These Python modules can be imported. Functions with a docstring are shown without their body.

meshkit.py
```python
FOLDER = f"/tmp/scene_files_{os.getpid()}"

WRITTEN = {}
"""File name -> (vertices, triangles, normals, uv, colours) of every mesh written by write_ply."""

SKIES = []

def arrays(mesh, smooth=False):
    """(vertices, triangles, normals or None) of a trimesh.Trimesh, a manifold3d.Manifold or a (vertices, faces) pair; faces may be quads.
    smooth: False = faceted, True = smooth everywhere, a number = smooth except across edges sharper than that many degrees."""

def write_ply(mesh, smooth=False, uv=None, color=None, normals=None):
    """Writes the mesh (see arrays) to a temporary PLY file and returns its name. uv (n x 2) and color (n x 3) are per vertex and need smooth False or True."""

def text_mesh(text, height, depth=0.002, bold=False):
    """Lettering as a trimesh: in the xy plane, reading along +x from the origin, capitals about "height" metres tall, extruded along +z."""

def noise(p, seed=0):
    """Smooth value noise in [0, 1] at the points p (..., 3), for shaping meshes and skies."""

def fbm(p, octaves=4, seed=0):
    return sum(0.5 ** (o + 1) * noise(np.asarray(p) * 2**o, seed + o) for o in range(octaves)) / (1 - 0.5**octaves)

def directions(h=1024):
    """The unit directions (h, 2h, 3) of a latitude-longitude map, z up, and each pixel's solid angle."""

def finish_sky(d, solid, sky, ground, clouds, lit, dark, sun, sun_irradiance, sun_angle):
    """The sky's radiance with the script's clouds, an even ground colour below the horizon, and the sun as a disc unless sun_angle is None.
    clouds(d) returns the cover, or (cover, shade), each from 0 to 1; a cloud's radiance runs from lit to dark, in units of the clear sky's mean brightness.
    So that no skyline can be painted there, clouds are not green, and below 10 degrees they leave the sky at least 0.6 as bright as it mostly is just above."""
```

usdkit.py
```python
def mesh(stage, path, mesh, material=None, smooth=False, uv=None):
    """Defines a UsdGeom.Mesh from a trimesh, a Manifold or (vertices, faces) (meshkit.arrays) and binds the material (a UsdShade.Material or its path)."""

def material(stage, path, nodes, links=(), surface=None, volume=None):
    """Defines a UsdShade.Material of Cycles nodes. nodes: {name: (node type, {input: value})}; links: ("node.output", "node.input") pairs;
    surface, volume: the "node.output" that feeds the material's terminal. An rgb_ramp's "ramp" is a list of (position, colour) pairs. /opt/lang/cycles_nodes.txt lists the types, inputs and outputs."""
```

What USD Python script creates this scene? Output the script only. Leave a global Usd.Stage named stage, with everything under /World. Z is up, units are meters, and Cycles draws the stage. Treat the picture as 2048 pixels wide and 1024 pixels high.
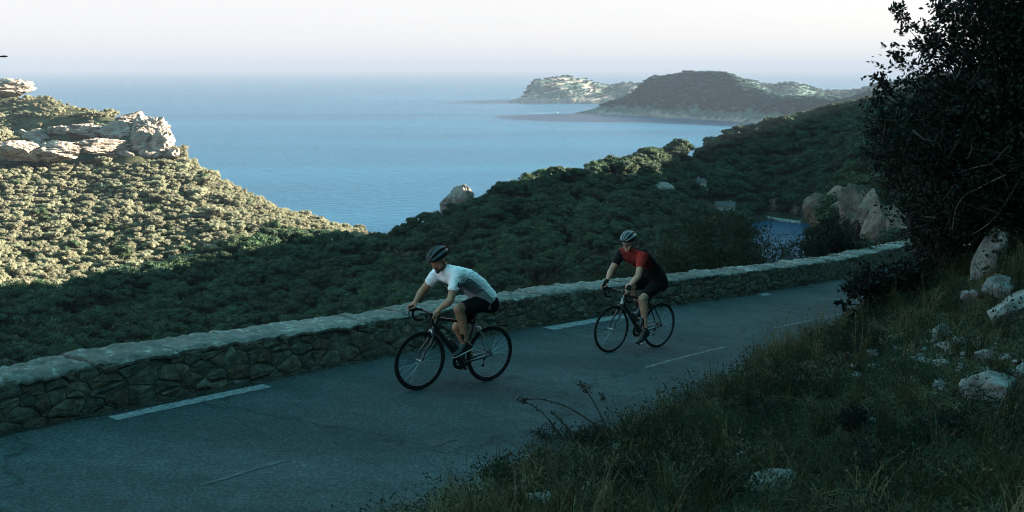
import math, random
import numpy as np, trimesh, shapely
import manifold3d as m3
from scipy.interpolate import RBFInterpolator, PchipInterpolator
from scipy.spatial import cKDTree, Voronoi
import usdkit, meshkit
from pxr import Usd, UsdGeom, UsdLux, UsdShade, Gf, Sdf, Vt

stage = Usd.Stage.CreateInMemory()
UsdGeom.SetStageUpAxis(stage, 'Z')
UsdGeom.SetStageMetersPerUnit(stage, 1.0)
UsdGeom.Xform.Define(stage, '/World')
UsdGeom.Scope.Define(stage, '/World/Looks')

# ------------------------------------------------------------------ camera, sky, sun, exposure
F_PX, PITCH, SEA = 1900.0, math.atan(376 / 1900.0), -70.0
EXPOSURE = 3.42
VEIL, VEIL_LOW, VEIL_MID, TEAL_FILL_HIGH = 0.90, (1.86, 1.74, 1.76), (1.08, 1.62, 1.72), (0.26, 1.40, 1.72)      # thin pale cloud low down; unseen teal overhead added to tint and fill shade
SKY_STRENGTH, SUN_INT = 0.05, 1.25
SUN_AZ, SUN_EL = math.radians(70), math.radians(12.5)          # azimuth from +y (the view) towards +x

cam = UsdGeom.Camera.Define(stage, '/World/camera')
cam.CreateHorizontalApertureAttr(36.0)
cam.CreateFocalLengthAttr(36.0 * F_PX / 2048)
cam.CreateFStopAttr(0.0)
cam.CreateClippingRangeAttr((0.1, 200000.0))
cam.CreateExposureAttr(EXPOSURE)
UsdGeom.Xformable(cam).AddRotateXOp().Set(90 - math.degrees(PITCH))

def mat(name, nodes, links=(), surface='p.BSDF', volume=None):
    return usdkit.material(stage, '/World/Looks/' + name, nodes, links, surface=surface, volume=volume)

sun_dir = np.array([math.sin(SUN_AZ) * math.cos(SUN_EL), math.cos(SUN_AZ) * math.cos(SUN_EL), math.sin(SUN_EL)])
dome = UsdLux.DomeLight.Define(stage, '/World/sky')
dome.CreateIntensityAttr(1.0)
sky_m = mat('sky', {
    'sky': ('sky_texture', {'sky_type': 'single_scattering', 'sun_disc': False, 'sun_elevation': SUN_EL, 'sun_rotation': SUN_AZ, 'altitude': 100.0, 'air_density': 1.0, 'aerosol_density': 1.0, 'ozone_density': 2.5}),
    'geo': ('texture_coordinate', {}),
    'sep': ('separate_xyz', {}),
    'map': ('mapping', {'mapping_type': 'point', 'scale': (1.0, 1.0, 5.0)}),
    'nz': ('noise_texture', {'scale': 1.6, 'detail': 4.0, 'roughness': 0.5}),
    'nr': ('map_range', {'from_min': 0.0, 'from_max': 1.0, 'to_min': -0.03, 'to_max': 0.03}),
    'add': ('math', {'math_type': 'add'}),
    'ramp': ('rgb_ramp', {'ramp': [(0.0, VEIL_LOW), (0.16, VEIL_LOW), (0.40, VEIL_MID), (0.7, TEAL_FILL_HIGH), (1.0, TEAL_FILL_HIGH)]}),
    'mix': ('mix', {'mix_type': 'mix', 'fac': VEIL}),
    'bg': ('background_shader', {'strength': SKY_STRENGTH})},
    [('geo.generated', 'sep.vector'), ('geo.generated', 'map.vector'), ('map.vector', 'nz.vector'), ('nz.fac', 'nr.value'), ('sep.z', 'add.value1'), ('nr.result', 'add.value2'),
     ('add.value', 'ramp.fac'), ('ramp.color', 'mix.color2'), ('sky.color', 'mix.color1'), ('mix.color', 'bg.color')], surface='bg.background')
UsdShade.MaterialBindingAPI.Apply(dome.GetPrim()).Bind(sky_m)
dome.GetPrim().SetCustomDataByKey('kind', 'structure')

sun = UsdLux.DistantLight.Define(stage, '/World/sun')
sun.CreateIntensityAttr(SUN_INT)
sun.CreateAngleAttr(0.53)
sun.CreateNormalizeAttr(True)
sun.CreateColorAttr(Gf.Vec3f(1.0, 0.84, 0.66))
UsdGeom.Xformable(sun).AddTransformOp().Set(Gf.Matrix4d().SetRotate(Gf.Rotation(Gf.Vec3d(0, 0, -1), Gf.Vec3d(*(-sun_dir)))))

# ------------------------------------------------------------------ naming helpers
TAKEN = {}
def numbered(parent, name):
    k = (parent, name)
    n = TAKEN.get(k, -1) + 1
    TAKEN[k] = n
    return parent + '/' + (name if n == 0 else f'{name}_{n:03d}')

def tag(prim, label=None, cat=None, group=None, kind=None):
    prim = prim.GetPrim() if hasattr(prim, 'GetPrim') else prim
    for k, v in (('label', label), ('category', cat), ('group', group), ('kind', kind)):
        if v:
            prim.SetCustomDataByKey(k, v)
    return prim

def thing(name, label, cat, loc=(0, 0, 0), rz=0, group=None, scale=None):
    x = UsdGeom.Xform.Define(stage, numbered('/World', name))
    x.AddTranslateOp().Set(Gf.Vec3d(*map(float, loc)))
    if rz:
        x.AddRotateZOp().Set(math.degrees(rz))
    if scale is not None:
        x.AddScaleOp().Set(Gf.Vec3f(*map(float, np.broadcast_to(scale, 3))))
    tag(x, label, cat, group)
    return x

def obj(name, mesh, material, parent=None, smooth=False, label=None, origin=None):
    """one Mesh prim; mesh is in the parent's space (or minus origin for a top-level mesh)"""
    par = '/World' if parent is None else str(parent.GetPath() if hasattr(parent, 'GetPath') else parent)
    path = numbered(par, name)
    if origin is not None:
        v, f, n = meshkit.arrays(mesh, smooth)
        m = usdkit.mesh(stage, path, (v - np.asarray(origin), f), material, smooth=smooth)
        UsdGeom.Xformable(m).AddTranslateOp().Set(Gf.Vec3d(*map(float, origin)))
    else:
        m = usdkit.mesh(stage, path, mesh, material, smooth=smooth)
    if label:
        tag(m, label)
    return m

def cat_mesh(ms):
    vs, fs, n = [], [], 0
    for m in ms:
        v, f, _ = meshkit.arrays(m)
        vs.append(v); fs.append(f + n); n += len(v)
    return trimesh.Trimesh(np.vstack(vs), np.vstack(fs), process=False)

def tube(points, radii, sides=8, cap=True):
    P = np.asarray(points, float)
    R = np.broadcast_to(np.asarray(radii, float), len(P)) if np.ndim(radii) == 0 else np.asarray(radii, float)
    T = np.gradient(P, axis=0)
    T /= np.linalg.norm(T, axis=1, keepdims=True) + 1e-12
    a = np.array([0, 0, 1.0]) if abs(T[0, 2]) < 0.9 else np.array([1.0, 0, 0])
    u = np.cross(T[0], a); u /= np.linalg.norm(u)
    rings = []
    th = np.arange(sides) / sides * 2 * np.pi
    for i in range(len(P)):
        u = u - T[i] * (u @ T[i]); u /= np.linalg.norm(u)
        w = np.cross(T[i], u)
        rings.append(P[i] + R[i] * (np.cos(th)[:, None] * u + np.sin(th)[:, None] * w))
    v = np.vstack(rings)
    f = []
    for i in range(len(P) - 1):
        for k in range(sides):
            a0, b0 = i * sides + k, i * sides + (k + 1) % sides
            f += [[a0, b0, b0 + sides], [a0, b0 + sides, a0 + sides]]
    if cap:
        n = len(v)
        v = np.vstack([v, P[0], P[-1]])
        for k in range(sides):
            f.append([n, (k + 1) % sides, k])
            o = (len(P) - 1) * sides
            f.append([n + 1, o + k, o + (k + 1) % sides])
    return trimesh.Trimesh(v, np.array(f), process=False)

def ray(x, y):
    a, b = (x - 1024) / F_PX, (512 - y) / F_PX
    return np.array([a, math.cos(PITCH) + b * math.sin(PITCH), -math.sin(PITCH) + b * math.cos(PITCH)])

def to_px(P):
    P = np.atleast_2d(P)
    c, s = math.cos(PITCH), math.sin(PITCH)
    d = P[:, 1] * c - P[:, 2] * s
    v = P[:, 1] * s + P[:, 2] * c
    return np.stack([1024 + F_PX * P[:, 0] / d, 512 - F_PX * v / d, d], 1)

def unit(v):
    v = np.asarray(v, float)
    return v / np.linalg.norm(v)

def smoothstep(a, b, x):
    t = np.clip((np.asarray(x, float) - a) / (b - a), 0, 1)
    return t * t * (3 - 2 * t)
# ------------------------------------------------------------------ materials
def noisy(name, stops, scale=3.0, detail=6.0, rough=0.9, bump=0.0, bscale=None, bdist=0.05, spec=0.3, coord='position', distortion=0.0, vary=0.0, extra=None, roughness=0.55):
    """principled material whose colour follows a noise ramp, with optional bump and per-object value variation"""
    nodes = {'g': ('geometry', {}), 't': ('texture_coordinate', {}),
             'n': ('noise_texture', {'scale': scale, 'detail': detail, 'roughness': roughness, 'distortion': distortion}),
             'r': ('rgb_ramp', {'ramp': stops}),
             'p': ('principled_bsdf', {'roughness': rough, 'specular_ior_level': spec, **(extra or {})})}
    src = 'g.position' if coord == 'position' else 't.object'
    links = [(src, 'n.vector'), ('n.fac', 'r.fac')]
    out = 'r.color'
    if vary:
        nodes['oi'] = ('object_info', {})
        nodes['mr'] = ('map_range', {'from_min': 0.0, 'from_max': 1.0, 'to_min': 1 - vary, 'to_max': 1 + vary})
        nodes['hs'] = ('hsv', {'hue': 0.5, 'saturation': 1.0})
        links += [('oi.random', 'mr.value'), ('mr.result', 'hs.value'), (out, 'hs.color')]
        out = 'hs.color'
    links.append((out, 'p.base_color'))
    if bump:
        nodes['bn'] = ('noise_texture', {'scale': bscale or scale * 4, 'detail': 8.0, 'roughness': 0.6})
        nodes['b'] = ('bump', {'strength': bump, 'distance': bdist})
        links += [(src, 'bn.vector'), ('bn.fac', 'b.height'), ('b.normal', 'p.normal')]
    return mat(name, nodes, links)

def leafy(name, stops, vary=0.3, hue=0.02, trans=0.35, scale=0.6, rough=0.6, spec=0.25):
    nodes = {'t': ('texture_coordinate', {}), 'g': ('geometry', {}), 'oi': ('object_info', {}),
             'n': ('noise_texture', {'scale': scale, 'detail': 3.0}),
             'isl': ('math', {'math_type': 'multiply_add', 'value2': 0.35, 'value3': -0.175}),
             'ad': ('math', {'math_type': 'add', 'use_clamp': True}),
             'r': ('rgb_ramp', {'ramp': stops}),
             'mr': ('map_range', {'from_min': 0.0, 'from_max': 1.0, 'to_min': 1 - vary, 'to_max': 1 + vary}),
             'hm': ('map_range', {'from_min': 0.0, 'from_max': 1.0, 'to_min': 0.5 - hue, 'to_max': 0.5 + hue}),
             'hs': ('hsv', {'saturation': 1.0}),
             'p': ('principled_bsdf', {'roughness': rough, 'specular_ior_level': spec}),
             'tr': ('translucent_bsdf', {}), 'mx': ('mix_closure', {'fac': trans})}
    links = [('g.position', 'n.vector'), ('g.random_per_island', 'isl.value1'), ('n.fac', 'ad.value1'), ('isl.value', 'ad.value2'), ('ad.value', 'r.fac'), ('oi.random', 'mr.value'), ('oi.random', 'hm.value'),
             ('r.color', 'hs.color'), ('mr.result', 'hs.value'), ('hm.result', 'hs.hue'), ('hs.color', 'p.base_color'), ('hs.color', 'tr.color'),
             ('p.BSDF', 'mx.closure1'), ('tr.BSDF', 'mx.closure2')]
    return mat(name, nodes, links, surface='mx.closure')

def plain(name, color, rough=0.5, spec=0.5, metallic=0.0, **kw):
    return mat(name, {'g': ('geometry', {}), 'n': ('noise_texture', {'scale': 40.0, 'detail': 4.0}),
                      'mr': ('map_range', {'from_min': 0.25, 'from_max': 0.75, 'to_min': 0.88, 'to_max': 1.12}),
                      'hs': ('hsv', {'hue': 0.5, 'saturation': 1.0, 'color': color}),
                      'p': ('principled_bsdf', {'roughness': rough, 'specular_ior_level': spec, 'metallic': metallic, **kw})},
               [('g.position', 'n.vector'), ('n.fac', 'mr.value'), ('mr.result', 'hs.value'), ('hs.color', 'p.base_color')])

M = {}
M['ground'] = noisy('hillside_soil', [(0.3, (0.024, 0.034, 0.018)), (0.5, (0.046, 0.052, 0.028)), (0.64, (0.085, 0.080, 0.050)), (0.78, (0.18, 0.165, 0.125))], scale=0.16, detail=8, rough=1.0, bump=0.4, bscale=1.3, bdist=0.5, spec=0.1)
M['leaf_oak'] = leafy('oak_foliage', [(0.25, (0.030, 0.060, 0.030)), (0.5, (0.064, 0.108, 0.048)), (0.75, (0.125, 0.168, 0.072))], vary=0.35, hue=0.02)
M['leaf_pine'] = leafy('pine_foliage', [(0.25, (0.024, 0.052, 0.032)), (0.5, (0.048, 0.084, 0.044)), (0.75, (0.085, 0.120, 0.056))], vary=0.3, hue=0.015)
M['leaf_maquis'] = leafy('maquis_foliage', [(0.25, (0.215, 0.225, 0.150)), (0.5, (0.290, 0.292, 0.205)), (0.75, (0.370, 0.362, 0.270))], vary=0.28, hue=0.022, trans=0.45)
M['leaf_hazed'] = leafy('haze_tinted_foliage', [(0.25, (0.040, 0.120, 0.120)), (0.5, (0.066, 0.160, 0.155)), (0.75, (0.115, 0.20, 0.185))], vary=0.4, hue=0.02)  # blue-green of distant haze put into the leaf colour
M['bark'] = noisy('bark', [(0.3, (0.035, 0.028, 0.022)), (0.7, (0.10, 0.085, 0.065))], scale=14, rough=0.95, bump=0.6, bdist=0.02, coord='object')
M['limestone'] = noisy('limestone', [(0.28, (0.07, 0.062, 0.052)), (0.42, (0.19, 0.170, 0.148)), (0.58, (0.30, 0.268, 0.235)), (0.75, (0.37, 0.335, 0.295))], scale=0.18, detail=9, rough=0.95, bump=0.9, bscale=0.5, bdist=0.9, spec=0.2, roughness=0.65)
M['limestone_near'] = noisy('limestone_near', [(0.25, (0.035, 0.036, 0.033)), (0.42, (0.11, 0.11, 0.10)), (0.56, (0.21, 0.21, 0.20)), (0.72, (0.36, 0.355, 0.34))], scale=5.0, detail=9, rough=0.95, bump=0.8, bscale=18, bdist=0.03, spec=0.2, roughness=0.65)
M['tan_rock'] = noisy('tan_rock', [(0.28, (0.035, 0.032, 0.026)), (0.45, (0.105, 0.09, 0.072)), (0.58, (0.18, 0.15, 0.118)), (0.75, (0.26, 0.20, 0.13))], scale=0.35, detail=9, rough=0.95, bump=0.9, bscale=1.2, bdist=0.35, spec=0.2, roughness=0.65)
M['sea'] = mat('sea_water', {
    'g': ('geometry', {}),
    'm1': ('mapping', {'mapping_type': 'point', 'rotation': (0, 0, 0.5), 'scale': (0.10, 0.30, 0.1)}),
    'n1': ('noise_texture', {'scale': 1.0, 'detail': 8.0, 'roughness': 0.65}),
    'm2': ('mapping', {'mapping_type': 'point', 'rotation': (0, 0, 0.25), 'scale': (0.0012, 0.006, 0.004)}),
    'n2': ('noise_texture', {'scale': 1.0, 'detail': 6.0, 'roughness': 0.55, 'distortion': 0.6}),
    'r': ('rgb_ramp', {'ramp': [(0.3, (0.002, 0.056, 0.118)), (0.5, (0.004, 0.080, 0.160)), (0.7, (0.008, 0.108, 0.200))]}),
    'b': ('bump', {'strength': 0.7, 'distance': 2.0}),
    'p': ('principled_bsdf', {'roughness': 0.36, 'ior': 1.33, 'specular_ior_level': 0.65, 'specular_tint': (0.80, 0.97, 1.0)})},
    [('g.position', 'm1.vector'), ('m1.vector', 'n1.vector'), ('g.position', 'm2.vector'), ('m2.vector', 'n2.vector'), ('n2.fac', 'r.fac'), ('r.color', 'p.base_color'), ('n1.fac', 'b.height'), ('b.normal', 'p.normal')])
# ------------------------------------------------------------------ the lie of the land
ROAD_K, ROAD_GX, ROAD_GY = -2.889, -0.072, -0.074
WALL_XY = np.array([(-20, -19), (-16, -13), (-12.4, -7.5), (-9.6, -2.5), (-7.5, 1.6), (-5.95, 5.0), (-4.62, 7.7), (-3.66, 9.1), (-2.7, 10.43), (-1.81, 11.62), (-0.55, 13.35), (0.42, 14.62), (1.56, 15.95), (3.1, 17.6), (4.24, 18.83),
                    (5.27, 19.98), (8.0, 23.2), (10.4, 26.5), (13.2, 30.6), (16.6, 35.5), (20.5, 40.5), (25.5, 45.5), (32, 50), (40, 53)], float)
_t = np.r_[0, np.cumsum(np.linalg.norm(np.diff(WALL_XY, axis=0), axis=1))]
from scipy.interpolate import make_smoothing_spline
_sx, _sy = make_smoothing_spline(_t, WALL_XY[:, 0], lam=0.6), make_smoothing_spline(_t, WALL_XY[:, 1], lam=0.6)
S_MAX = _t[-1]
def wall_at(s):
    return np.stack([_sx(s), _sy(s)], -1)
def wall_normal(s):                                                # towards the road (inner side)
    d = np.stack([_sx.derivative()(s), _sy.derivative()(s)], -1)
    d /= np.linalg.norm(d, axis=-1, keepdims=True)
    return np.stack([d[..., 1], -d[..., 0]], -1)
_ss = np.linspace(0, S_MAX, 3000)
_wp, _wn = wall_at(_ss), wall_normal(_ss)
_wtree = cKDTree(_wp)
def road_z(xy):
    return ROAD_K + ROAD_GX * xy[..., 0] + ROAD_GY * xy[..., 1]
def along(xy):
    """(u, s): distance from the wall's road face, positive on the road side, and the wall's length coordinate"""
    xy = np.asarray(xy, float)
    d, i = _wtree.query(xy.reshape(-1, 2))
    w = ((xy.reshape(-1, 2) - _wp[i]) * _wn[i]).sum(1)
    u = np.where(np.abs(w) > 0.4 * d, np.sign(w) * d, w)
    return u.reshape(xy.shape[:-1]), _ss[i].reshape(xy.shape[:-1])
ROAD_W = 3.85

# visible surface points (column px, row px, distance m); later rows give (column, None, distance, z)
_tab = []
def col(x, pts, behind=()):
    for y, d in pts:
        r = ray(x, y); r = r / math.hypot(r[0], r[1])
        _tab.append((math.atan2(r[0], r[1]), d, r[2] * d))
    r = ray(x, pts[-1][0])
    for d, z in behind:
        _tab.append((math.atan2(r[0], r[1]), d, z))
col(-500, [(700, 200), (600, 250), (500, 330), (380, 420), (250, 500), (120, 600)], [(720, -10), (900, -30)])
col(-250, [(700, 205), (600, 255), (510, 320), (380, 400), (270, 480), (150, 590)], [(720, -20), (900, -60)])
col(0, [(720, 215), (640, 250), (560, 290), (480, 335), (400, 385), (310, 440), (262, 480), (240, 520), (185, 590)], [(720, -40), (850, -76)])
col(100, [(700, 220), (600, 265), (520, 310), (430, 365), (330, 425), (302, 450), (235, 475), (194, 555)], [(680, -45), (800, -76)])
col(200, [(690, 225), (600, 265), (530, 305), (420, 365), (345, 415), (318, 435), (243, 455), (222, 500)], [(620, -50), (720, -76)])
col(300, [(670, 230), (580, 270), (500, 315), (420, 360), (345, 405), (318, 422), (246, 442), (240, 462)], [(540, -52), (640, -76)])
col(365, [(650, 235), (560, 280), (480, 325), (400, 370), (355, 400), (322, 428)], [(470, -52), (560, -76)])
col(430, [(640, 238), (550, 280), (480, 320), (410, 365), (358, 412)], [(450, -56), (520, -76)])
col(520, [(620, 240), (540, 278), (470, 325), (425, 360), (402, 392)], [(430, -62), (480, -77)])
col(640, [(600, 240), (540, 275), (500, 318), (460, 360), (442, 388)], [(410, -69), (440, -78)])
col(720, [(600, 238), (540, 270), (510, 300), (476, 365), (462, 384)], [(400, -74), (435, -80)])
col(750, [(600, 236), (540, 268), (505, 300), (488, 350), (480, 378)], [(392, -75), (430, -81)])
col(775, [(600, 235), (540, 265), (500, 295)], [(340, -66), (370, -76), (430, -82)])
col(830, [(600, 215), (540, 240), (480, 275), (462, 292)], [(320, -60), (350, -74), (430, -82)])
col(900, [(620, 190), (560, 215), (500, 245), (450, 280), (434, 300)], [(335, -64), (370, -77), (430, -82)])
col(1000, [(600, 190), (540, 215), (480, 245), (420, 285), (392, 312)], [(360, -64), (410, -77), (470, -82)])
col(1100, [(575, 190), (500, 225), (430, 270), (390, 300), (366, 328)], [(390, -66), (440, -77), (500, -82)])
col(1200, [(560, 190), (480, 230), (410, 285), (365, 325), (341, 352)], [(430, -66), (480, -77), (540, -82)])
col(1300, [(540, 190), (470, 235), (400, 305), (350, 355), (316, 390)], [(480, -66), (530, -77), (600, -82)])
col(1360, [(500, 210), (460, 270), (420, 340), (370, 400), (305, 440)], [(520, -66), (580, -77), (660, -82)])
col(1420, [(468, 300), (452, 370), (428, 440), (400, 460), (345, 488), (298, 512)], [(580, -58), (640, -77)])
col(1480, [(462, 330), (448, 390), (424, 450), (400, 470), (345, 495), (287, 525)], [(600, -58), (660, -77)])
for _x in (1530, 1570, 1610):
    for _d, _z in ((250, -72), (330, -75), (400, -75), (445, -74)):
        r = ray(_x, 440); _tab.append((math.atan2(r[0], r[1]), _d, _z))
col(1540, [(424, 466), (390, 478), (330, 500), (262, 535)], [(620, -50), (720, -76)])
col(1600, [(424, 466), (385, 475), (330, 500), (248, 545)], [(640, -45), (760, -76)])
col(1660, [(480, 120), (440, 150), (425, 440), (390, 455), (330, 495), (244, 560)], [(660, -40), (800, -70)])
col(1750, [(490, 105), (385, 128), (350, 170), (320, 300), (280, 420), (228, 590)], [(700, -30), (900, -60)])
col(1850, [(480, 100), (370, 125), (330, 180), (290, 300), (250, 420), (200, 590)], [(720, -20), (900, -40)])
col(2000, [(470, 95), (350, 130), (290, 200), (240, 300), (200, 420), (160, 580)], [(720, -10), (900, -30)])
col(2300, [(430, 95), (300, 130), (200, 200), (150, 300), (110, 420), (90, 580)], [(720, 10), (900, 0)])
for _a in np.radians(np.arange(-30, 20, 5)):
    _tab.append((_a, 120, -66)); _tab.append((_a, 60, -68)); _tab.append((_a, 900, -84)); _tab.append((_a, 150, -62))
_tab = np.array(_tab)
def _warp(a, d):
    return np.stack([np.asarray(a) * 14, np.log(np.asarray(d)) * 5.0], -1)
_macro = RBFInterpolator(_warp(_tab[:, 0], _tab[:, 1]), _tab[:, 2], kernel='linear', smoothing=0.02, neighbors=40)

# the mountain we stand on: its crest runs to the right of the view and casts the shade
CREST = np.array([(-60, -140, 60), (20, -110, 75), (80, -60, 78), (120, 0, 70), (150, 60, 66), (185, 130, 60), (225, 210, 76), (280, 300, 82), (345, 400, 40), (420, 500, 38), (520, 600, 36)], float)
def height(xy):
    xy = np.asarray(xy, float)
    sh = xy.shape[:-1]
    xy = xy.reshape(-1, 2)
    u, s = along(xy)
    az, d = np.arctan2(xy[:, 0], xy[:, 1]), np.hypot(xy[:, 0], xy[:, 1])
    near = _wp[np.clip((s / S_MAX * 2999).astype(int), 0, 2999)]
    zr = road_z(near) - 0.013 * np.clip(u, -5, 5)
    P3 = np.c_[xy, np.zeros(len(xy))]
    # outer side
    out = np.clip(-u - 0.55, 0, None)
    rough = (meshkit.fbm(P3 * 0.05, 4, 3) - 0.5)
    z_out = zr - 0.35 - 0.62 * out - 0.10 * np.minimum(out, 8) + rough * np.minimum(out, 20) * 0.15
    z_mac = np.full(len(xy), -90.0)
    ok = (np.abs(az) < math.radians(60)) & (d > 40)
    if ok.any():
        z_mac[ok] = _macro(_warp(np.clip(az[ok], -0.62, 0.58), d[ok]))
        z_mac[ok] += rough[ok] * (6 - 3.5 * (az[ok] < -0.14)) * smoothstep(120, 300, d[ok]) * (z_mac[ok] > -72)
    k = 4.0
    h = np.clip(0.5 + 0.5 * (z_out - z_mac) / k, 0, 1)
    z_o = z_mac * (1 - h) + z_out * h + k * h * (1 - h) * (d > 60)
    # inner side: verge, bank, then the mountain
    v = np.clip(u - ROAD_W, 0, None)
    sw = xy[:, 0] * 0.6 + xy[:, 1] * 0.8
    m = 0.30 + 0.50 * smoothstep(7, 14, sw)
    bank = m * np.minimum(v, 7) + (0.95 + 0.35 * smoothstep(16, 26, sw)) * np.clip(v - 7, 0, None) + 0.10 * smoothstep(0, 0.5, v)
    bank += (meshkit.fbm(P3 * 0.9, 4, 5) - 0.5) * 0.42 * smoothstep(0.1, 1.2, v) + (meshkit.fbm(P3 * 0.08, 3, 8) - 0.5) * 8 * smoothstep(15, 50, v)
    # height cap from the crest
    seg = CREST[:, :2]
    best = np.full(len(xy), 1e9); hc = np.zeros(len(xy))
    for i in range(len(seg) - 1):
        a, b = seg[i], seg[i + 1]
        t = np.clip(((xy - a) @ (b - a)) / ((b - a) @ (b - a)), 0, 1)
        dd = np.linalg.norm(xy - (a + t[:, None] * (b - a)), axis=1)
        zc = CREST[i, 2] * (1 - t) + CREST[i + 1, 2] * t
        w = dd < best
        best[w], hc[w] = dd[w], zc[w]
    cap = hc - 0.12 * best + (meshkit.fbm(P3 * 0.02, 4, 9) - 0.5) * 14
    z_i = np.minimum(zr + bank, np.maximum(cap, zr + 1.0))
    mtn = np.where(best < 400, hc - 0.55 * best + (meshkit.fbm(P3 * 0.02, 4, 9) - 0.5) * 12, -99)     # outer flank of the mountain beyond the road's end
    z = np.where(u > -0.55, np.where(u < ROAD_W, zr - 0.12 * smoothstep(0.0, 0.3, np.minimum(u + 0.5, ROAD_W - u)), z_i), z_o)
    mtn = mtn - 250 * (1 - smoothstep(0.40, 0.60, az)) - 250 * smoothstep(1.9, 2.3, az)
    far = (u < -20)
    z = np.where(far, np.maximum(z, mtn), z)
    return z.reshape(sh)
# ------------------------------------------------------------------ ground mesh (polar grid about the viewpoint's foot, fine inside the view)
_az = np.r_[np.radians(np.arange(-180, -40, 3.0)), np.radians(np.arange(-40, -31, 0.5)), np.radians(np.arange(-31, 31, 0.16)), np.radians(np.arange(31, 60, 0.6)), np.radians(np.arange(60, 180, 2.0))]
_rd = np.r_[0.05, np.exp(np.linspace(math.log(0.6), math.log(950), 300))]
_A, _R = np.meshgrid(_az, _rd, indexing='ij')
_XY = np.stack([np.sin(_A) * _R, np.cos(_A) * _R], -1)
_Z = height(_XY)
_n, _m = _A.shape
_i = np.arange(_n)[:, None] * _m + np.arange(_m - 1)[None]
_j = (np.arange(1, _n + 1) % _n)[:, None] * _m + np.arange(_m - 1)[None]
_F = np.concatenate([np.stack([_i, _i + 1, _j + 1], -1).reshape(-1, 3), np.stack([_i, _j + 1, _j], -1).reshape(-1, 3)])
_V = np.c_[_XY.reshape(-1, 2), _Z.reshape(-1)]
_F = _F[~(_V[_F][:, :, 2] < SEA - 9).all(1)][:, ::-1]
tag(obj('hillside_ground', trimesh.Trimesh(_V, _F, process=False), M['ground'], smooth=True), 'stony hillside falling to the valley and rising again', None, kind='structure')

# ------------------------------------------------------------------ the sea
_sr = np.r_[0, np.exp(np.linspace(math.log(150), math.log(26000), 40))]
_sa = np.linspace(0, 2 * np.pi, 97)[:-1]
_v = [(0, 0, SEA)] + [(r * math.sin(a), r * math.cos(a), SEA) for r in _sr[1:] for a in _sa]
_f = [[0, 1 + (k + 1) % 96, 1 + k] for k in range(96)]
for q in range(len(_sr) - 2):
    for k in range(96):
        a0, b0 = 1 + q * 96 + k, 1 + q * 96 + (k + 1) % 96
        _f += [[a0, b0, b0 + 96], [a0, b0 + 96, a0 + 96]]
tag(obj('sea', trimesh.Trimesh(np.array(_v), np.array(_f), process=False), M['sea']), 'blue sea fading to a pale horizon', None, kind='structure')

# ------------------------------------------------------------------ haze over the whole place
HAZE = 1.65e-4
mat('haze', {'v': ('principled_volume', {'color': (0.168, 0.212, 0.288), 'density': HAZE, 'anisotropy': 0.0})}, [], surface=None, volume='v.volume')
_hz = trimesh.creation.box([56000, 56000, 110 + 71])
_hz.apply_translation([0, 0, SEA - 1 + (110 + 71) / 2])
tag(obj('haze', _hz, '/World/Looks/haze'), 'pale blue sea haze in the air', None, kind='stuff')

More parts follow.
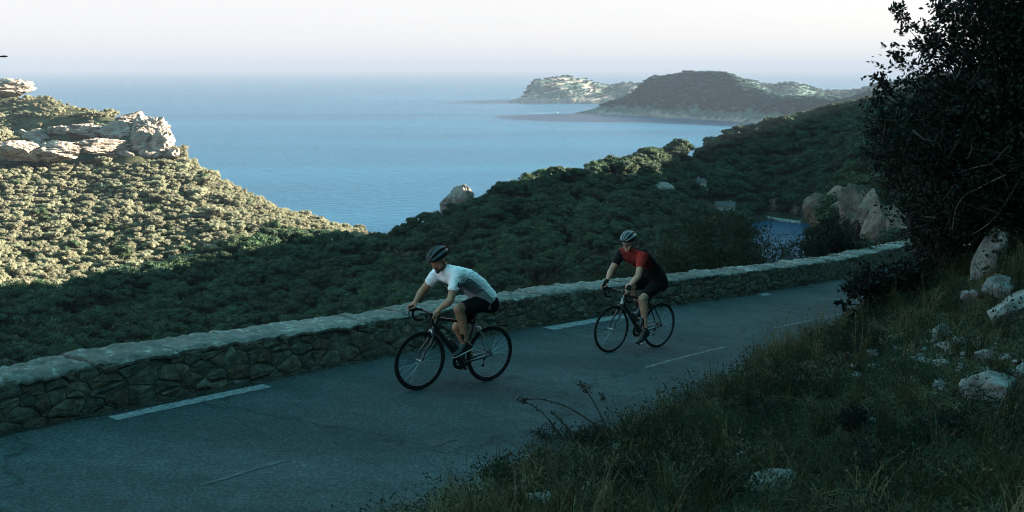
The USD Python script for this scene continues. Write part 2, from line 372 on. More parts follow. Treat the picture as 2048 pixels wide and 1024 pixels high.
# ------------------------------------------------------------------ far headlands
def headland(name, label, rows, depth_back, seed, x0, x1, amp, n=150, m=60):
    """rows: (column px, crest row px, foot distance m, crest distance m)"""
    rows = np.array(rows, float)
    xs = np.linspace(x0, x1, n)
    yc, d0, d1 = (PchipInterpolator(rows[:, 0], rows[:, k])(xs) for k in (1, 2, 3))
    V = np.zeros((n, m, 3))
    for i in range(n):
        r = ray(xs[i], yc[i]); r = r / math.hypot(r[0], r[1])
        t = np.linspace(0, 1, m)
        zt = r[2] * d1[i]
        d = d0[i] + (d1[i] - d0[i]) * t * 2
        prof = np.where(t < 0.5, (1 - (1 - np.clip(t * 2, 0, 1)) ** 1.6) * 0.72 + 0.28 * np.clip(t * 2, 0, 1), 1 - (np.clip(t * 2 - 1, 0, 1)) ** 1.6)
        z = (SEA - 4) + (zt - SEA + 4) * prof
        V[i] = np.c_[r[0] * d, r[1] * d, z]
    W = V.reshape(-1, 3)
    nz = meshkit.fbm(W * [0.012, 0.012, 0.02], 5, seed) - 0.5
    nz2 = meshkit.fbm(W * 0.05, 4, seed + 7) - 0.5
    hgt = smoothstep(SEA - 2, SEA + 25, W[:, 2])
    W[:, 2] += (nz * amp + nz2 * amp * 0.35) * hgt
    W[:, 1] += (nz2 * amp * 1.2 + nz * amp) * 1.0
    i = (np.arange(n - 1)[:, None] * m + np.arange(m - 1)[None])
    F = np.concatenate([np.stack([i, i + m, i + m + 1], -1).reshape(-1, 3), np.stack([i, i + m + 1, i + 1], -1).reshape(-1, 3)])
    return trimesh.Trimesh(W, F, process=False)

def headland_mat(name, rock, seed):
    """limestone where steep or near the water, haze-tinted scrub elsewhere"""
    return mat(name, {
        'g': ('geometry', {}), 'sn': ('separate_xyz', {}), 'sp': ('separate_xyz', {}),
        'n': ('noise_texture', {'scale': 0.02, 'detail': 8.0, 'roughness': 0.65}), 'n2': ('noise_texture', {'scale': 0.12, 'detail': 6.0, 'roughness': 0.7}),
        'h': ('map_range', {'from_min': SEA, 'from_max': SEA + 13, 'to_min': 0.36, 'to_max': 0.0, 'clamp': True}),
        'a': ('math', {'math_type': 'add'}), 'b': ('math', {'math_type': 'multiply_add', 'value2': 0.5, 'value3': -0.25}), 'c': ('math', {'math_type': 'add'}),
        'e': ('rgb_ramp', {'ramp': [(rock - 0.04, (0, 0, 0)), (rock + 0.04, (1, 1, 1))]}),
        'scrub': ('rgb_ramp', {'ramp': [(0.35, (0.045, 0.110, 0.100)), (0.5, (0.078, 0.150, 0.130)), (0.68, (0.13, 0.19, 0.155))]}),  # scrub colours carry the haze tint as well
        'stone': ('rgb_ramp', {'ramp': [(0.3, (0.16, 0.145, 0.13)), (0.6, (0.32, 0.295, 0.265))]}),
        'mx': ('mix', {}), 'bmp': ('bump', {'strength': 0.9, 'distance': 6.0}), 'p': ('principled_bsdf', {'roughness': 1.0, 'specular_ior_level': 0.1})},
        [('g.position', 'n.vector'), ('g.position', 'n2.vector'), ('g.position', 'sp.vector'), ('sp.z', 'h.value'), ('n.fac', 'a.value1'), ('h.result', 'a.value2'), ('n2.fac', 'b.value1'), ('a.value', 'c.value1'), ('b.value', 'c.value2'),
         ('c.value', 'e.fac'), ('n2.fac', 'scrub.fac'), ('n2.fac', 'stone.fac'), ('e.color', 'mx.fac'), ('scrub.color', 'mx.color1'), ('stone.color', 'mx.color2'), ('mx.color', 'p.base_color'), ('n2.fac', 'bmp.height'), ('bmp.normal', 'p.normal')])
M['head_a'] = headland_mat('wooded_headland', 0.72, 1)
M['head_b'] = headland_mat('rocky_headland', 0.53, 2)
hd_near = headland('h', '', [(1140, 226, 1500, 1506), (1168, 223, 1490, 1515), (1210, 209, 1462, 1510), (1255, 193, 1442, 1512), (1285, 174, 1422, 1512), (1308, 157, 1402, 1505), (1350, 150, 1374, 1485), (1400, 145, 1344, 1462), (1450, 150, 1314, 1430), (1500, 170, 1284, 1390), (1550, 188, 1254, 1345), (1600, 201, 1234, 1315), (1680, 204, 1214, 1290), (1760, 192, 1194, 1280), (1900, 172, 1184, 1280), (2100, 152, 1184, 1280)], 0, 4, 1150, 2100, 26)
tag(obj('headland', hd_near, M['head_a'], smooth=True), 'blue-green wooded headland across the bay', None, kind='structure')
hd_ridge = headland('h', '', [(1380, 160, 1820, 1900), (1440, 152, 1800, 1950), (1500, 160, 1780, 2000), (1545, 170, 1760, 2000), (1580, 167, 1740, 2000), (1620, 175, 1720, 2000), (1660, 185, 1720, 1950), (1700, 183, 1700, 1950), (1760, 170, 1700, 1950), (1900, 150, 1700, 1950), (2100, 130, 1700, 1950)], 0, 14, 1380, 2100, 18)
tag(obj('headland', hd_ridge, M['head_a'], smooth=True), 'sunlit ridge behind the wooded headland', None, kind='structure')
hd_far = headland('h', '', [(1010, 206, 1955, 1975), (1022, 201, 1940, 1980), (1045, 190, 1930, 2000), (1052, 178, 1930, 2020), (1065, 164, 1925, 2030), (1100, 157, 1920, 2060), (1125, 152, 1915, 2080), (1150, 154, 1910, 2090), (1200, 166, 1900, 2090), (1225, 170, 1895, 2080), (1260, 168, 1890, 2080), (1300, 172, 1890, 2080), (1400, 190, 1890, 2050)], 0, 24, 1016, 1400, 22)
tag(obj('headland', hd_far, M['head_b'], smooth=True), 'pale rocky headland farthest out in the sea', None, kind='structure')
# ------------------------------------------------------------------ tree kinds (classes) and the forest
def leaf_tris(centers, normals, size, rng, aspect=0.6, jitter=0.9):
    n = len(centers)
    d = normals + rng.normal(0, jitter, (n, 3)); d /= np.linalg.norm(d, axis=1, keepdims=True)
    a = np.cross(d, rng.normal(0, 1, (n, 3))); a /= np.linalg.norm(a, axis=1, keepdims=True)
    b = np.cross(d, a)
    s = size * rng.uniform(0.6, 1.3, (n, 1))
    v = np.stack([centers - a * s, centers + b * s * aspect, centers + a * s, centers - b * s * aspect], 1)
    f = np.arange(n)[:, None] * 4
    return v.reshape(-1, 3), np.concatenate([f + [0, 1, 2], f + [0, 2, 3]])

def lumps_crown(seed, lumps, size, per, core=1):
    """crown of leaf clumps: each lump (centre, radius xyz) has a rough dark core and a shell of leaf faces"""
    rng = np.random.default_rng(seed)
    vs, fs, n = [], [], 0
    for c, r in lumps:
        c, r = np.asarray(c, float), np.asarray(r, float)
        s = trimesh.creation.icosphere(2)
        p = s.vertices
        k = 0.70 + 0.42 * (meshkit.fbm(p * 2.2 + rng.uniform(0, 50, 3), 3, seed) - 0.5) * 2
        v = c + p * r * k[:, None] * 0.86
        vs.append(v); fs.append(s.faces + n); n += len(v)
        m = int(per * (r[0] * r[1] * r[2]) ** (2 / 3))
        d = rng.normal(0, 1, (m, 3)); d[:, 2] = np.abs(d[:, 2]) * rng.choice([1, 1, 1, -1], m); d /= np.linalg.norm(d, axis=1, keepdims=True)
        k = 0.70 + 0.42 * (meshkit.fbm(d * 2.2 + rng.uniform(0, 50, 3), 3, seed + 1) - 0.5) * 2
        q = c + d * r * (k * rng.uniform(0.75, 1.22, m))[:, None]
        lv, lf = leaf_tris(q, d, size, rng)
        vs.append(lv); fs.append(lf + n); n += len(lv)
    return trimesh.Trimesh(np.vstack(vs), np.vstack(fs), process=False)

def tree_mesh(kind, seed):
    rng = np.random.default_rng(seed)
    if kind == 'oak':
        lumps = [((0, 0, 0.62), (0.36, 0.36, 0.30))]
        for k in range(rng.integers(8, 11)):
            a, e = k * 2.4 + rng.uniform(-.3, .3), rng.uniform(0.0, 1.25)
            r = rng.uniform(0.14, 0.24)
            lumps.append(((math.cos(a) * math.cos(e) * 0.36, math.sin(a) * math.cos(e) * 0.36, 0.52 + math.sin(e) * 0.33), (r, r, r * 0.85)))
    elif kind == 'pine':
        lumps = []
        for k in range(rng.integers(9, 12)):
            a, rr = k * 2.4, 0.42 * math.sqrt((k + 0.4) / 11)
            r = rng.uniform(0.13, 0.21)
            lumps.append(((math.cos(a) * rr, math.sin(a) * rr, 0.86 - rr * rr * 0.9 + rng.uniform(-.05, .05)), (r * 1.15, r * 1.15, r * 0.7)))
        for k in range(4):
            a = rng.uniform(0, 6.3)
            lumps.append(((math.cos(a) * 0.28, math.sin(a) * 0.28, rng.uniform(0.4, 0.6)), (0.15, 0.15, 0.09)))
    else:                                                          # maquis: low and broad
        lumps = [((0, 0, 0.42), (0.38, 0.38, 0.36))]
        for k in range(rng.integers(6, 9)):
            a, e = k * 2.4 + rng.uniform(-.4, .4), rng.uniform(-0.1, 1.1)
            r = rng.uniform(0.15, 0.26)
            lumps.append(((math.cos(a) * math.cos(e) * 0.40, math.sin(a) * math.cos(e) * 0.40, 0.38 + math.sin(e) * 0.34), (r, r, r * 0.9)))
    crown = lumps_crown(seed, lumps, 0.030, 4200)
    h = lumps[0][0][2] if kind != 'pine' else 0.8
    crown.vertices[:, 2] -= 0.16 if kind == 'oak' else 0.10
    h -= 0.12
    trunk = [tube([(0, 0, -0.25), (0.01, 0, h * 0.3), (-0.01, 0.015, h * 0.65), (0, 0, h)], [0.05, 0.038, 0.03, 0.02], 6)]
    for k in range(3):
        a = rng.uniform(0, 6.3)
        trunk.append(tube([(0, 0, h * 0.45), (math.cos(a) * 0.12, math.sin(a) * 0.12, h * 0.7), (math.cos(a) * 0.24, math.sin(a) * 0.24, h * 0.9)], [0.025, 0.018, 0.01], 5))
    return crown, cat_mesh(trunk)

KINDS = {'evergreen_oak': ('oak', 'leaf_oak', 4), 'pine_tree': ('pine', 'leaf_pine', 3), 'maquis_tree': ('maquis', 'leaf_maquis', 4)}
CLASSES = {}
for kind, (shape, leaf, n) in KINDS.items():
    for q in range(n):
        path = f'/World/Looks/{kind}_form_{q:03d}' if False else f'/class_{kind}_{q:03d}'
        stage.CreateClassPrim(path)
        UsdGeom.Xform(stage.GetPrimAtPath(path))
        cr, tr = tree_mesh(shape, 100 * len(CLASSES) + 7)
        cr.apply_translation([0, 0, 0])
        usdkit.mesh(stage, path + '/crown', cr, M[leaf])
        usdkit.mesh(stage, path + '/trunk', tr, M['bark'])
        CLASSES.setdefault(kind, []).append(path)

def place_tree(kind, q, loc, sc, rz, label, cat, group):
    x = UsdGeom.Xform.Define(stage, numbered('/World', kind))
    x.GetPrim().GetReferences().AddInternalReference(CLASSES[kind][q % len(CLASSES[kind])])
    x.AddTranslateOp().Set(Gf.Vec3d(*map(float, loc)))
    x.AddRotateZOp().Set(math.degrees(rz))
    x.AddScaleOp().Set(Gf.Vec3f(*map(float, sc)))
    x.GetPrim().SetInstanceable(True)
    tag(x, label, cat, group)

def instancer(name, label, protos, pos, rz, sc, idx):
    """a PointInstancer; protos: list of [(mesh, material), ...]"""
    path = numbered('/World', name)
    pi = UsdGeom.PointInstancer.Define(stage, path)
    tg = []
    for k, parts in enumerate(protos):
        pp = f'{path}/prototypes/form_{k:03d}'
        UsdGeom.Xform.Define(stage, pp)
        for q, (me, ma) in enumerate(parts):
            usdkit.mesh(stage, f'{pp}/piece_{q:03d}', me, ma)
        tg.append(pp)
    pi.CreatePrototypesRel().SetTargets(tg)
    pos, sc = np.asarray(pos, np.float32), np.asarray(sc, np.float32)
    pi.CreatePositionsAttr(Vt.Vec3fArray.FromNumpy(pos))
    pi.CreateScalesAttr(Vt.Vec3fArray.FromNumpy(sc))
    pi.CreateProtoIndicesAttr(Vt.IntArray.FromNumpy(np.asarray(idx, np.int32)))
    pi.CreateOrientationsAttr(Vt.QuathArray([Gf.Quath(float(math.cos(a / 2)), 0, 0, float(math.sin(a / 2))) for a in rz]))
    tag(pi, label, None, kind='stuff')
    return pi

def jgrid(x0, x1, y0, y1, step, rng):
    gx, gy = np.meshgrid(np.arange(x0, x1, step), np.arange(y0, y1, step))
    p = np.stack([gx.ravel(), gy.ravel()], 1)
    return p + rng.uniform(-0.48, 0.48, p.shape) * step

rngF = np.random.default_rng(11)
_c = jgrid(-420, 520, 40, 760, 2.45, rngF)
_az_, _d_ = np.arctan2(_c[:, 0], _c[:, 1]), np.hypot(_c[:, 0], _c[:, 1])
_c = _c[(np.abs(_az_) < math.radians(33)) & (_d_ > 45) & (_d_ < 640)]
_u, _s = along(_c)
_h = height(_c)
_e = 1.5
_gx = (height(_c + [_e, 0]) - _h) / _e
_gy = (height(_c + [0, _e]) - _h) / _e
_ok = (_u < -25) & (_h > SEA + 1.5)
_c, _h, _gx, _gy = _c[_ok], _h[_ok], _gx[_ok], _gy[_ok]
_az_, _d_ = np.arctan2(_c[:, 0], _c[:, 1]), np.hypot(_c[:, 0], _c[:, 1])
# rough visibility: drop what lies well behind a crest
def hidden(c, z):
    t = np.linspace(0.25, 0.97, 28)
    P = c[:, None, :] * t[None, :, None]
    hz = height(P.reshape(-1, 2)).reshape(len(c), -1)
    return (hz > (z[:, None] * t[None])).any(1)
_vis = ~hidden(_c, _h + 6.5)
_c, _h, _gx, _gy, _az_, _d_ = (a[_vis] for a in (_c, _h, _gx, _gy, _az_, _d_))
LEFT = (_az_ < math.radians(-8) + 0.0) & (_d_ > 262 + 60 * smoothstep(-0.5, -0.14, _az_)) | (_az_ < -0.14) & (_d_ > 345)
_rock = meshkit.fbm(np.c_[_c * 0.02, _h * 0.05], 4, 31)
_px = to_px(np.c_[_c, _h])
CLIFF_L = (_px[:, 0] > 20) & (_px[:, 0] < 352) & (_px[:, 1] > 235) & (_px[:, 1] < 330 - 14 * (_px[:, 0] < 120)) & (_d_ > 398)
MEADOW_L = (_px[:, 0] < 210) & (_px[:, 1] < 232) & (_d_ > 440)
size = np.where(LEFT, np.exp(rngF.normal(math.log(2.45), 0.36, len(_c))), rngF.uniform(4.2, 8.4, len(_c)) * (1 + 0.35 * smoothstep(380, 520, _d_)))
size *= 0.75 + 0.7 * (meshkit.fbm(np.c_[_c * 0.03, _h * 0], 3, 77))
dens = np.where(LEFT, 0.95, 0.32)
dens = np.where(CLIFF_L, 0.13, dens)
dens = np.where(MEADOW_L, 0.22, dens)
keep = rngF.uniform(0, 1, len(_c)) < dens
keep &= ~((_px[:, 0] > 1362) & (_px[:, 0] < 1478) & (_px[:, 1] > 402) & (_px[:, 1] < 452) & (_d_ > 330))      # the clearing round the houses
keep &= ~((_c[:, 0] > -26) & (_c[:, 0] < 8) & (_c[:, 1] > 292 + 0.36 * (_c[:, 0] + 20)) & (_c[:, 1] < 322))      # bare ground by the point's rocks
size = np.where(MEADOW_L | CLIFF_L, size * 0.6, size)
_c, _h, _d_, LEFTk, size, _pxk = _c[keep], _h[keep], _d_[keep], LEFT[keep], size[keep], _px[keep]
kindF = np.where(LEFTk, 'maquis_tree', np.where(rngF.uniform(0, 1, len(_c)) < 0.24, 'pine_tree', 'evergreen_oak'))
kindF = np.where(LEFTk & (rngF.uniform(0, 1, len(_c)) < 0.09 * (meshkit.fbm(np.c_[_c * 0.025, _h * 0], 3, 55) > 0.5)), 'evergreen_oak_sun', kindF)
app = size / _d_
inframe = (_pxk[:, 0] > 5) & (_pxk[:, 0] < 1700) & (_pxk[:, 1] > 100)
print('forest', len(_c), {k: int((kindF == k).sum()) for k in np.unique(kindF)})
WORD = {'maquis_tree': ('low olive-green bushy tree on the sunlit hillside across the valley', 'tree', 'bushy trees covering the sunlit hillside'),
        'pine_tree': ('dark flat-topped pine among the rounded trees of the shaded valley', 'tree', 'pines in the shaded valley forest'),
        'evergreen_oak': ('dark rounded evergreen oak in the shaded valley forest below the wall', 'tree', 'evergreen oaks in the shaded valley forest')}
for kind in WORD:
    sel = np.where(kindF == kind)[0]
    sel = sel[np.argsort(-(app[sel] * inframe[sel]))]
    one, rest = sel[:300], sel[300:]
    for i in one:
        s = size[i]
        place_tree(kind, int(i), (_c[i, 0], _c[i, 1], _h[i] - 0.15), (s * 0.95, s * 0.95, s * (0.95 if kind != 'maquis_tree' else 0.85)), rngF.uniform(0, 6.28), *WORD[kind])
    protos = []
    for p in CLASSES[kind]:
        parts = []
        for ch in ('crown', 'trunk'):
            g = UsdGeom.Mesh(stage.GetPrimAtPath(p + '/' + ch))
            parts.append(((np.array(g.GetPointsAttr().Get()), np.array(g.GetFaceVertexIndicesAttr().Get()).reshape(-1, 3)), M[KINDS[kind][1]] if ch == 'crown' else M['bark']))
        protos.append(parts)
    if kind == 'evergreen_oak':
        rest = np.r_[rest, np.where(kindF == 'evergreen_oak_sun')[0]]
    if len(rest):
        s = size[rest]
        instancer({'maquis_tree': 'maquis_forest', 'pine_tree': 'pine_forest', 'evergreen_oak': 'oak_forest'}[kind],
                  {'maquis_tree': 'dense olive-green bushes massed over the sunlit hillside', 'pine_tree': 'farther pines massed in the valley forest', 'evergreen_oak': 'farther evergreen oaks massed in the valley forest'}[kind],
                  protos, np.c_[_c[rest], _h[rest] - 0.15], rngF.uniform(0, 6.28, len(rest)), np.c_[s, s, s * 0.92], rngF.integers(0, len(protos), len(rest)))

# scrub and trees over the headlands
rngH = np.random.default_rng(23)
def far_protos():
    out = []
    for p in CLASSES['maquis_tree'][:2] + CLASSES['evergreen_oak'][:2]:
        g = UsdGeom.Mesh(stage.GetPrimAtPath(p + '/crown'))
        out.append([((np.array(g.GetPointsAttr().Get()), np.array(g.GetFaceVertexIndicesAttr().Get()).reshape(-1, 3)), M['leaf_hazed'])])
    return out
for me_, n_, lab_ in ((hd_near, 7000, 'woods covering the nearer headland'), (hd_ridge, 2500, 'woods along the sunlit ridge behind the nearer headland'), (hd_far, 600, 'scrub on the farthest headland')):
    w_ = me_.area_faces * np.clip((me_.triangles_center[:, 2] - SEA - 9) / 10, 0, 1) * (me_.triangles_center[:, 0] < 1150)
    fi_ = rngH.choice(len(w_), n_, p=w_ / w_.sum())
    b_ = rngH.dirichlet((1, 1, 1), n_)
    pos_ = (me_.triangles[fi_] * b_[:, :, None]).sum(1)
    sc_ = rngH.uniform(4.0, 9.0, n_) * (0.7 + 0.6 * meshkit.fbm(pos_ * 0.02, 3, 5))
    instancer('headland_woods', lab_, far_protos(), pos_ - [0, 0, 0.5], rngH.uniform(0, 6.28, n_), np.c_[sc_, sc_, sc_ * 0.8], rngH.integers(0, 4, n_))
# ------------------------------------------------------------------ road, its markings and verge
M['asphalt'] = mat('asphalt', {
    'g': ('geometry', {}),
    'n1': ('noise_texture', {'scale': 0.55, 'detail': 7.0, 'roughness': 0.6}), 'n2': ('noise_texture', {'scale': 34.0, 'detail': 6.0, 'roughness': 0.8}), 'n3': ('noise_texture', {'scale': 5.0, 'detail': 5.0, 'roughness': 0.6}),
    'mp': ('mapping', {'mapping_type': 'point', 'rotation': (0, 0, -0.93), 'scale': (0.15, 1.4, 1.0)}), 'n4': ('noise_texture', {'scale': 1.0, 'detail': 4.0, 'roughness': 0.6}),
    'w': ('noise_texture', {'scale': 2.0, 'detail': 4.0}), 'ws': ('vector_math', {'math_type': 'scale', 'scale': 0.9}), 'wa': ('vector_math', {'math_type': 'add'}),
    'v': ('voronoi_texture', {'feature': 'distance_to_edge', 'scale': 0.32}),
    'cr': ('rgb_ramp', {'ramp': [(0.0, (0.45, 0.45, 0.45)), (0.004, (0.6, 0.6, 0.6)), (0.009, (1, 1, 1))]}),
    'r1': ('rgb_ramp', {'ramp': [(0.3, (0.034, 0.050, 0.053)), (0.5, (0.050, 0.070, 0.073)), (0.7, (0.072, 0.093, 0.095))]}),
    'r2': ('rgb_ramp', {'ramp': [(0.30, (0.35, 0.35, 0.35)), (0.5, (0.95, 0.95, 0.95)), (0.68, (2.1, 2.1, 2.1))]}),
    'r3': ('rgb_ramp', {'ramp': [(0.3, (0.84, 0.84, 0.84)), (0.7, (1.12, 1.12, 1.12))]}),
    'r4': ('rgb_ramp', {'ramp': [(0.3, (0.78, 0.78, 0.78)), (0.55, (1.0, 1.0, 1.0)), (0.7, (1.16, 1.16, 1.16))]}),
    'm1': ('mix', {'mix_type': 'multiply', 'fac': 1.0}), 'm2': ('mix', {'mix_type': 'multiply', 'fac': 1.0}), 'm3': ('mix', {'mix_type': 'multiply', 'fac': 1.0}), 'm4': ('mix', {'mix_type': 'multiply', 'fac': 0.8}),
    'b': ('bump', {'strength': 0.55, 'distance': 0.012}), 'p': ('principled_bsdf', {'roughness': 0.86, 'specular_ior_level': 0.16})},
    [('g.position', x + '.vector') for x in ('n1', 'n2', 'n3', 'w', 'mp')] + [('mp.vector', 'n4.vector'), ('w.color', 'ws.vector1'), ('ws.vector', 'wa.vector1'), ('g.position', 'wa.vector2'), ('wa.vector', 'v.vector'), ('v.distance', 'cr.fac'),
     ('n1.fac', 'r1.fac'), ('n2.fac', 'r2.fac'), ('n3.fac', 'r3.fac'), ('n4.fac', 'r4.fac'), ('r1.color', 'm1.color1'), ('r2.color', 'm1.color2'), ('m1.color', 'm2.color1'), ('r3.color', 'm2.color2'), ('m2.color', 'm3.color1'), ('r4.color', 'm3.color2'),
     ('m3.color', 'm4.color1'), ('cr.color', 'm4.color2'), ('m4.color', 'p.base_color'), ('n2.fac', 'b.height'), ('b.normal', 'p.normal')])
M['paint'] = noisy('road_paint', [(0.36, (0.06, 0.07, 0.072)), (0.45, (0.20, 0.215, 0.22)), (0.60, (0.33, 0.345, 0.35))], scale=22, detail=6, rough=0.8, bump=0.3, bdist=0.004, roughness=0.7)
M['paint_old'] = noisy('worn_road_paint', [(0.40, (0.075, 0.085, 0.085)), (0.52, (0.15, 0.16, 0.165)), (0.65, (0.27, 0.28, 0.285))], scale=16, detail=6, rough=0.85, roughness=0.75)
M['paint_faint'] = noisy('nearly_gone_road_paint', [(0.42, (0.052, 0.070, 0.073)), (0.55, (0.085, 0.105, 0.108)), (0.68, (0.15, 0.165, 0.168))], scale=18, detail=6, rough=0.85, roughness=0.75)
M['patch'] = noisy('tar_patch', [(0.3, (0.03, 0.034, 0.036)), (0.7, (0.065, 0.07, 0.072))], scale=30, rough=0.8)
M['dirt'] = noisy('verge_dirt', [(0.3, (0.020, 0.019, 0.014)), (0.5, (0.042, 0.038, 0.028)), (0.7, (0.09, 0.082, 0.065))], scale=7, detail=8, rough=1.0, bump=0.8, bscale=40, bdist=0.02)

def on_road(s, u, lift=0.0):
    s, u = np.broadcast_arrays(np.asarray(s, float), np.asarray(u, float))
    p, n = wall_at(s), wall_normal(s)
    z = road_z(p) - 0.013 * np.clip(u, -5, 5)
    return np.concatenate([p + n * u[..., None], (z + lift)[..., None]], -1)

def strip(s, us, lift):
    """sheet over the road: s (n), us (n, m)"""
    us = np.asarray(us, float)
    P = on_road(np.asarray(s)[:, None] + 0 * us, us, lift)
    n, m = us.shape
    i = np.arange(n - 1)[:, None] * m + np.arange(m - 1)[None]
    F = np.concatenate([np.stack([i, i + 1, i + m + 1], -1).reshape(-1, 3), np.stack([i, i + m + 1, i + m], -1).reshape(-1, 3)])[:, ::-1]
    return trimesh.Trimesh(P.reshape(-1, 3), F, process=False)

_s = np.arange(2, S_MAX - 1, 0.12)
_edge = ROAD_W + 0.10 + (meshkit.fbm(np.c_[_s * 0.9, _s * 0, _s * 0], 4, 4) - 0.5) * 0.5
_us = np.linspace(0, 1, 13)[None] * (_edge[:, None] + 0.1) - 0.1
road = UsdGeom.Xform.Define(stage, '/World/road')
tag(road, 'narrow weathered asphalt road along the stone wall', None, kind='structure')
obj('asphalt', strip(_s, _us, 0.0), M['asphalt'], road, smooth=True)
def s_of(x, y):
    return float(along(np.array([x, y]))[1])
def dash(name, s0, s1, u0, u1, material, lift=0.004, ragged=0.01, seed=0):
    s = np.linspace(s0, s1, max(6, int((s1 - s0) / 0.06)))
    j = (meshkit.fbm(np.c_[s * 9, s * 0 + seed, s * 0], 3, seed) - 0.5) * ragged * 2
    k = (meshkit.fbm(np.c_[s * 9, s * 0 + seed + 9, s * 0], 3, seed + 1) - 0.5) * ragged * 2
    obj(name, strip(s, np.stack([u0 + j, (u0 + u1) / 2 + j, u1 + k], 1), lift), material, road)
for q, (a, b, sz) in enumerate(((32.0, 33.85, 1.15), (39.28, 41.9, 1.6), (46.35, 46.72, 1.2))):
    sa, sb = a, b
    ua = 0.19
    dash('edge_line', sa, sb, ua, ua + 0.135 * sz, M['paint'], seed=q)
for q, (a, b) in enumerate((((-2.49, 6.98), (-1.9, 7.64)), ((1.77, 12.12), (3.24, 13.92)), ((4.53, 15.81), (6.58, 18.2)), ((-4.4, 3.6), (-3.5, 5.2)))):
    pa, pb = np.array(a), np.array(b)
    (u0, s0), (u1, s1) = along(pa), along(pb)
    uu = (float(u0) + float(u1)) / 2
    dash('centre_line', float(s0), float(s1), uu - 0.022, uu + 0.022, M['paint_faint'] if q in (0, 3) else M['paint_old'], ragged=0.02, seed=20 + q)
_pp = ray(885, 885); _tt = (ROAD_K) / (_pp[2] - ROAD_GX * _pp[0] - ROAD_GY * _pp[1]); _pp = _pp * _tt
_u0, _s0 = along(_pp[:2])
dash('tar_patch', float(_s0) - 0.16, float(_s0) + 0.2, float(_u0) - 0.05, float(_u0) + 0.04, M['patch'], ragged=0.04, seed=41)
# dirt swept along the wall's foot
_s = np.arange(3, S_MAX - 2, 0.08)
_w = 0.02 + 0.13 * meshkit.fbm(np.c_[_s * 1.1, _s * 0, _s * 0], 4, 61) + 0.06 * meshkit.fbm(np.c_[_s * 7, _s * 0, _s * 0], 3, 62)
tag(obj('verge', strip(_s, np.stack([_s * 0 - 0.03, _w * 0.5, _w], 1), 0.005), M['dirt'], smooth=True), 'dirt strip along the foot of the stone wall', None, kind='structure')
# ------------------------------------------------------------------ the parapet wall: rubble stones, mortar core, coping slabs
WALL_H, WALL_T = 0.50, 0.54
M['mortar'] = noisy('old_mortar', [(0.3, (0.055, 0.052, 0.042)), (0.55, (0.125, 0.116, 0.095)), (0.75, (0.21, 0.195, 0.165))], scale=6, detail=8, rough=1.0, bump=0.9, bscale=30, bdist=0.03)
_tones = [((0.040, 0.038, 0.031), (0.105, 0.099, 0.082), (0.22, 0.205, 0.17)), ((0.046, 0.041, 0.031), (0.122, 0.107, 0.080), (0.24, 0.21, 0.16)), ((0.034, 0.035, 0.030), (0.082, 0.082, 0.070), (0.17, 0.17, 0.145)), ((0.040, 0.034, 0.024), (0.090, 0.075, 0.051), (0.18, 0.15, 0.105))]
WS = [noisy(f'wall_stone_{"abcd"[q]}', [(0.28, tuple(np.array(t[0]) * 1.25)), (0.5, tuple(np.array(t[1]) * 1.45)), (0.72, tuple(np.array(t[2]) * 1.5))], scale=7 + q, detail=9, rough=0.98, bump=0.9, bscale=26, bdist=0.025, roughness=0.68, vary=0.18) for q, t in enumerate(_tones)]
CS = [noisy(f'coping_stone_{"abc"[q]}', [(0.28, (0.045, 0.045, 0.040)), (0.42, (0.155 * k, 0.146 * k, 0.128 * k)), (0.56, (0.235 * k, 0.222 * k, 0.195 * k)), (0.60, (0.36 * k, 0.34 * k, 0.305 * k)), (0.68, (0.60, 0.57, 0.52))], scale=7.0 + q, detail=9, rough=0.95, bump=1.0, bscale=22, bdist=0.03, roughness=0.75, vary=0.28) for q, k in enumerate((1.0, 1.15, 0.9))]

def on_wall(s, h, depth):
    """depth > 0: proud of the road face; < 0: into the wall"""
    s, h, depth = np.broadcast_arrays(np.asarray(s, float), np.asarray(h, float), np.asarray(depth, float))
    p, n = wall_at(s), wall_normal(s)
    return np.concatenate([p + n * depth[..., None], (road_z(p) + h)[..., None]], -1)

wall = UsdGeom.Xform.Define(stage, numbered('/World', 'stone_wall'))
tag(wall, 'long low rubble stone parapet wall along the far edge of the road', 'wall')
S0, S1 = s_of(-9.0, -1.5), s_of(24, 44)
# core
_s = np.linspace(S0, S1, 340)
_ring = [(-0.35, -0.002), (0.15, -0.004), (0.42, -0.006), (0.445, -0.03), (0.445, -WALL_T + 0.04), (0.42, -WALL_T + 0.02), (-0.5, -WALL_T - 0.06)]
_P = np.stack([on_wall(_s, h, d) for h, d in _ring], 1)
_nz = (meshkit.fbm(_P.reshape(-1, 3) * 4, 4, 3) - 0.5).reshape(_P.shape[:2])
_P[:, :3] += (wall_normal(_s)[:, None, :] * _nz[:, :3, None] * 0.05) @ np.eye(2, 3)
n, m = _P.shape[:2]
i = np.arange(n - 1)[:, None] * m + np.arange(m - 1)[None]
_F = np.concatenate([np.stack([i, i + 1, i + m + 1], -1).reshape(-1, 3), np.stack([i, i + m + 1, i + m], -1).reshape(-1, 3)])
obj('mortar_core', trimesh.Trimesh(_P.reshape(-1, 3), _F, process=False), M['mortar'], wall)
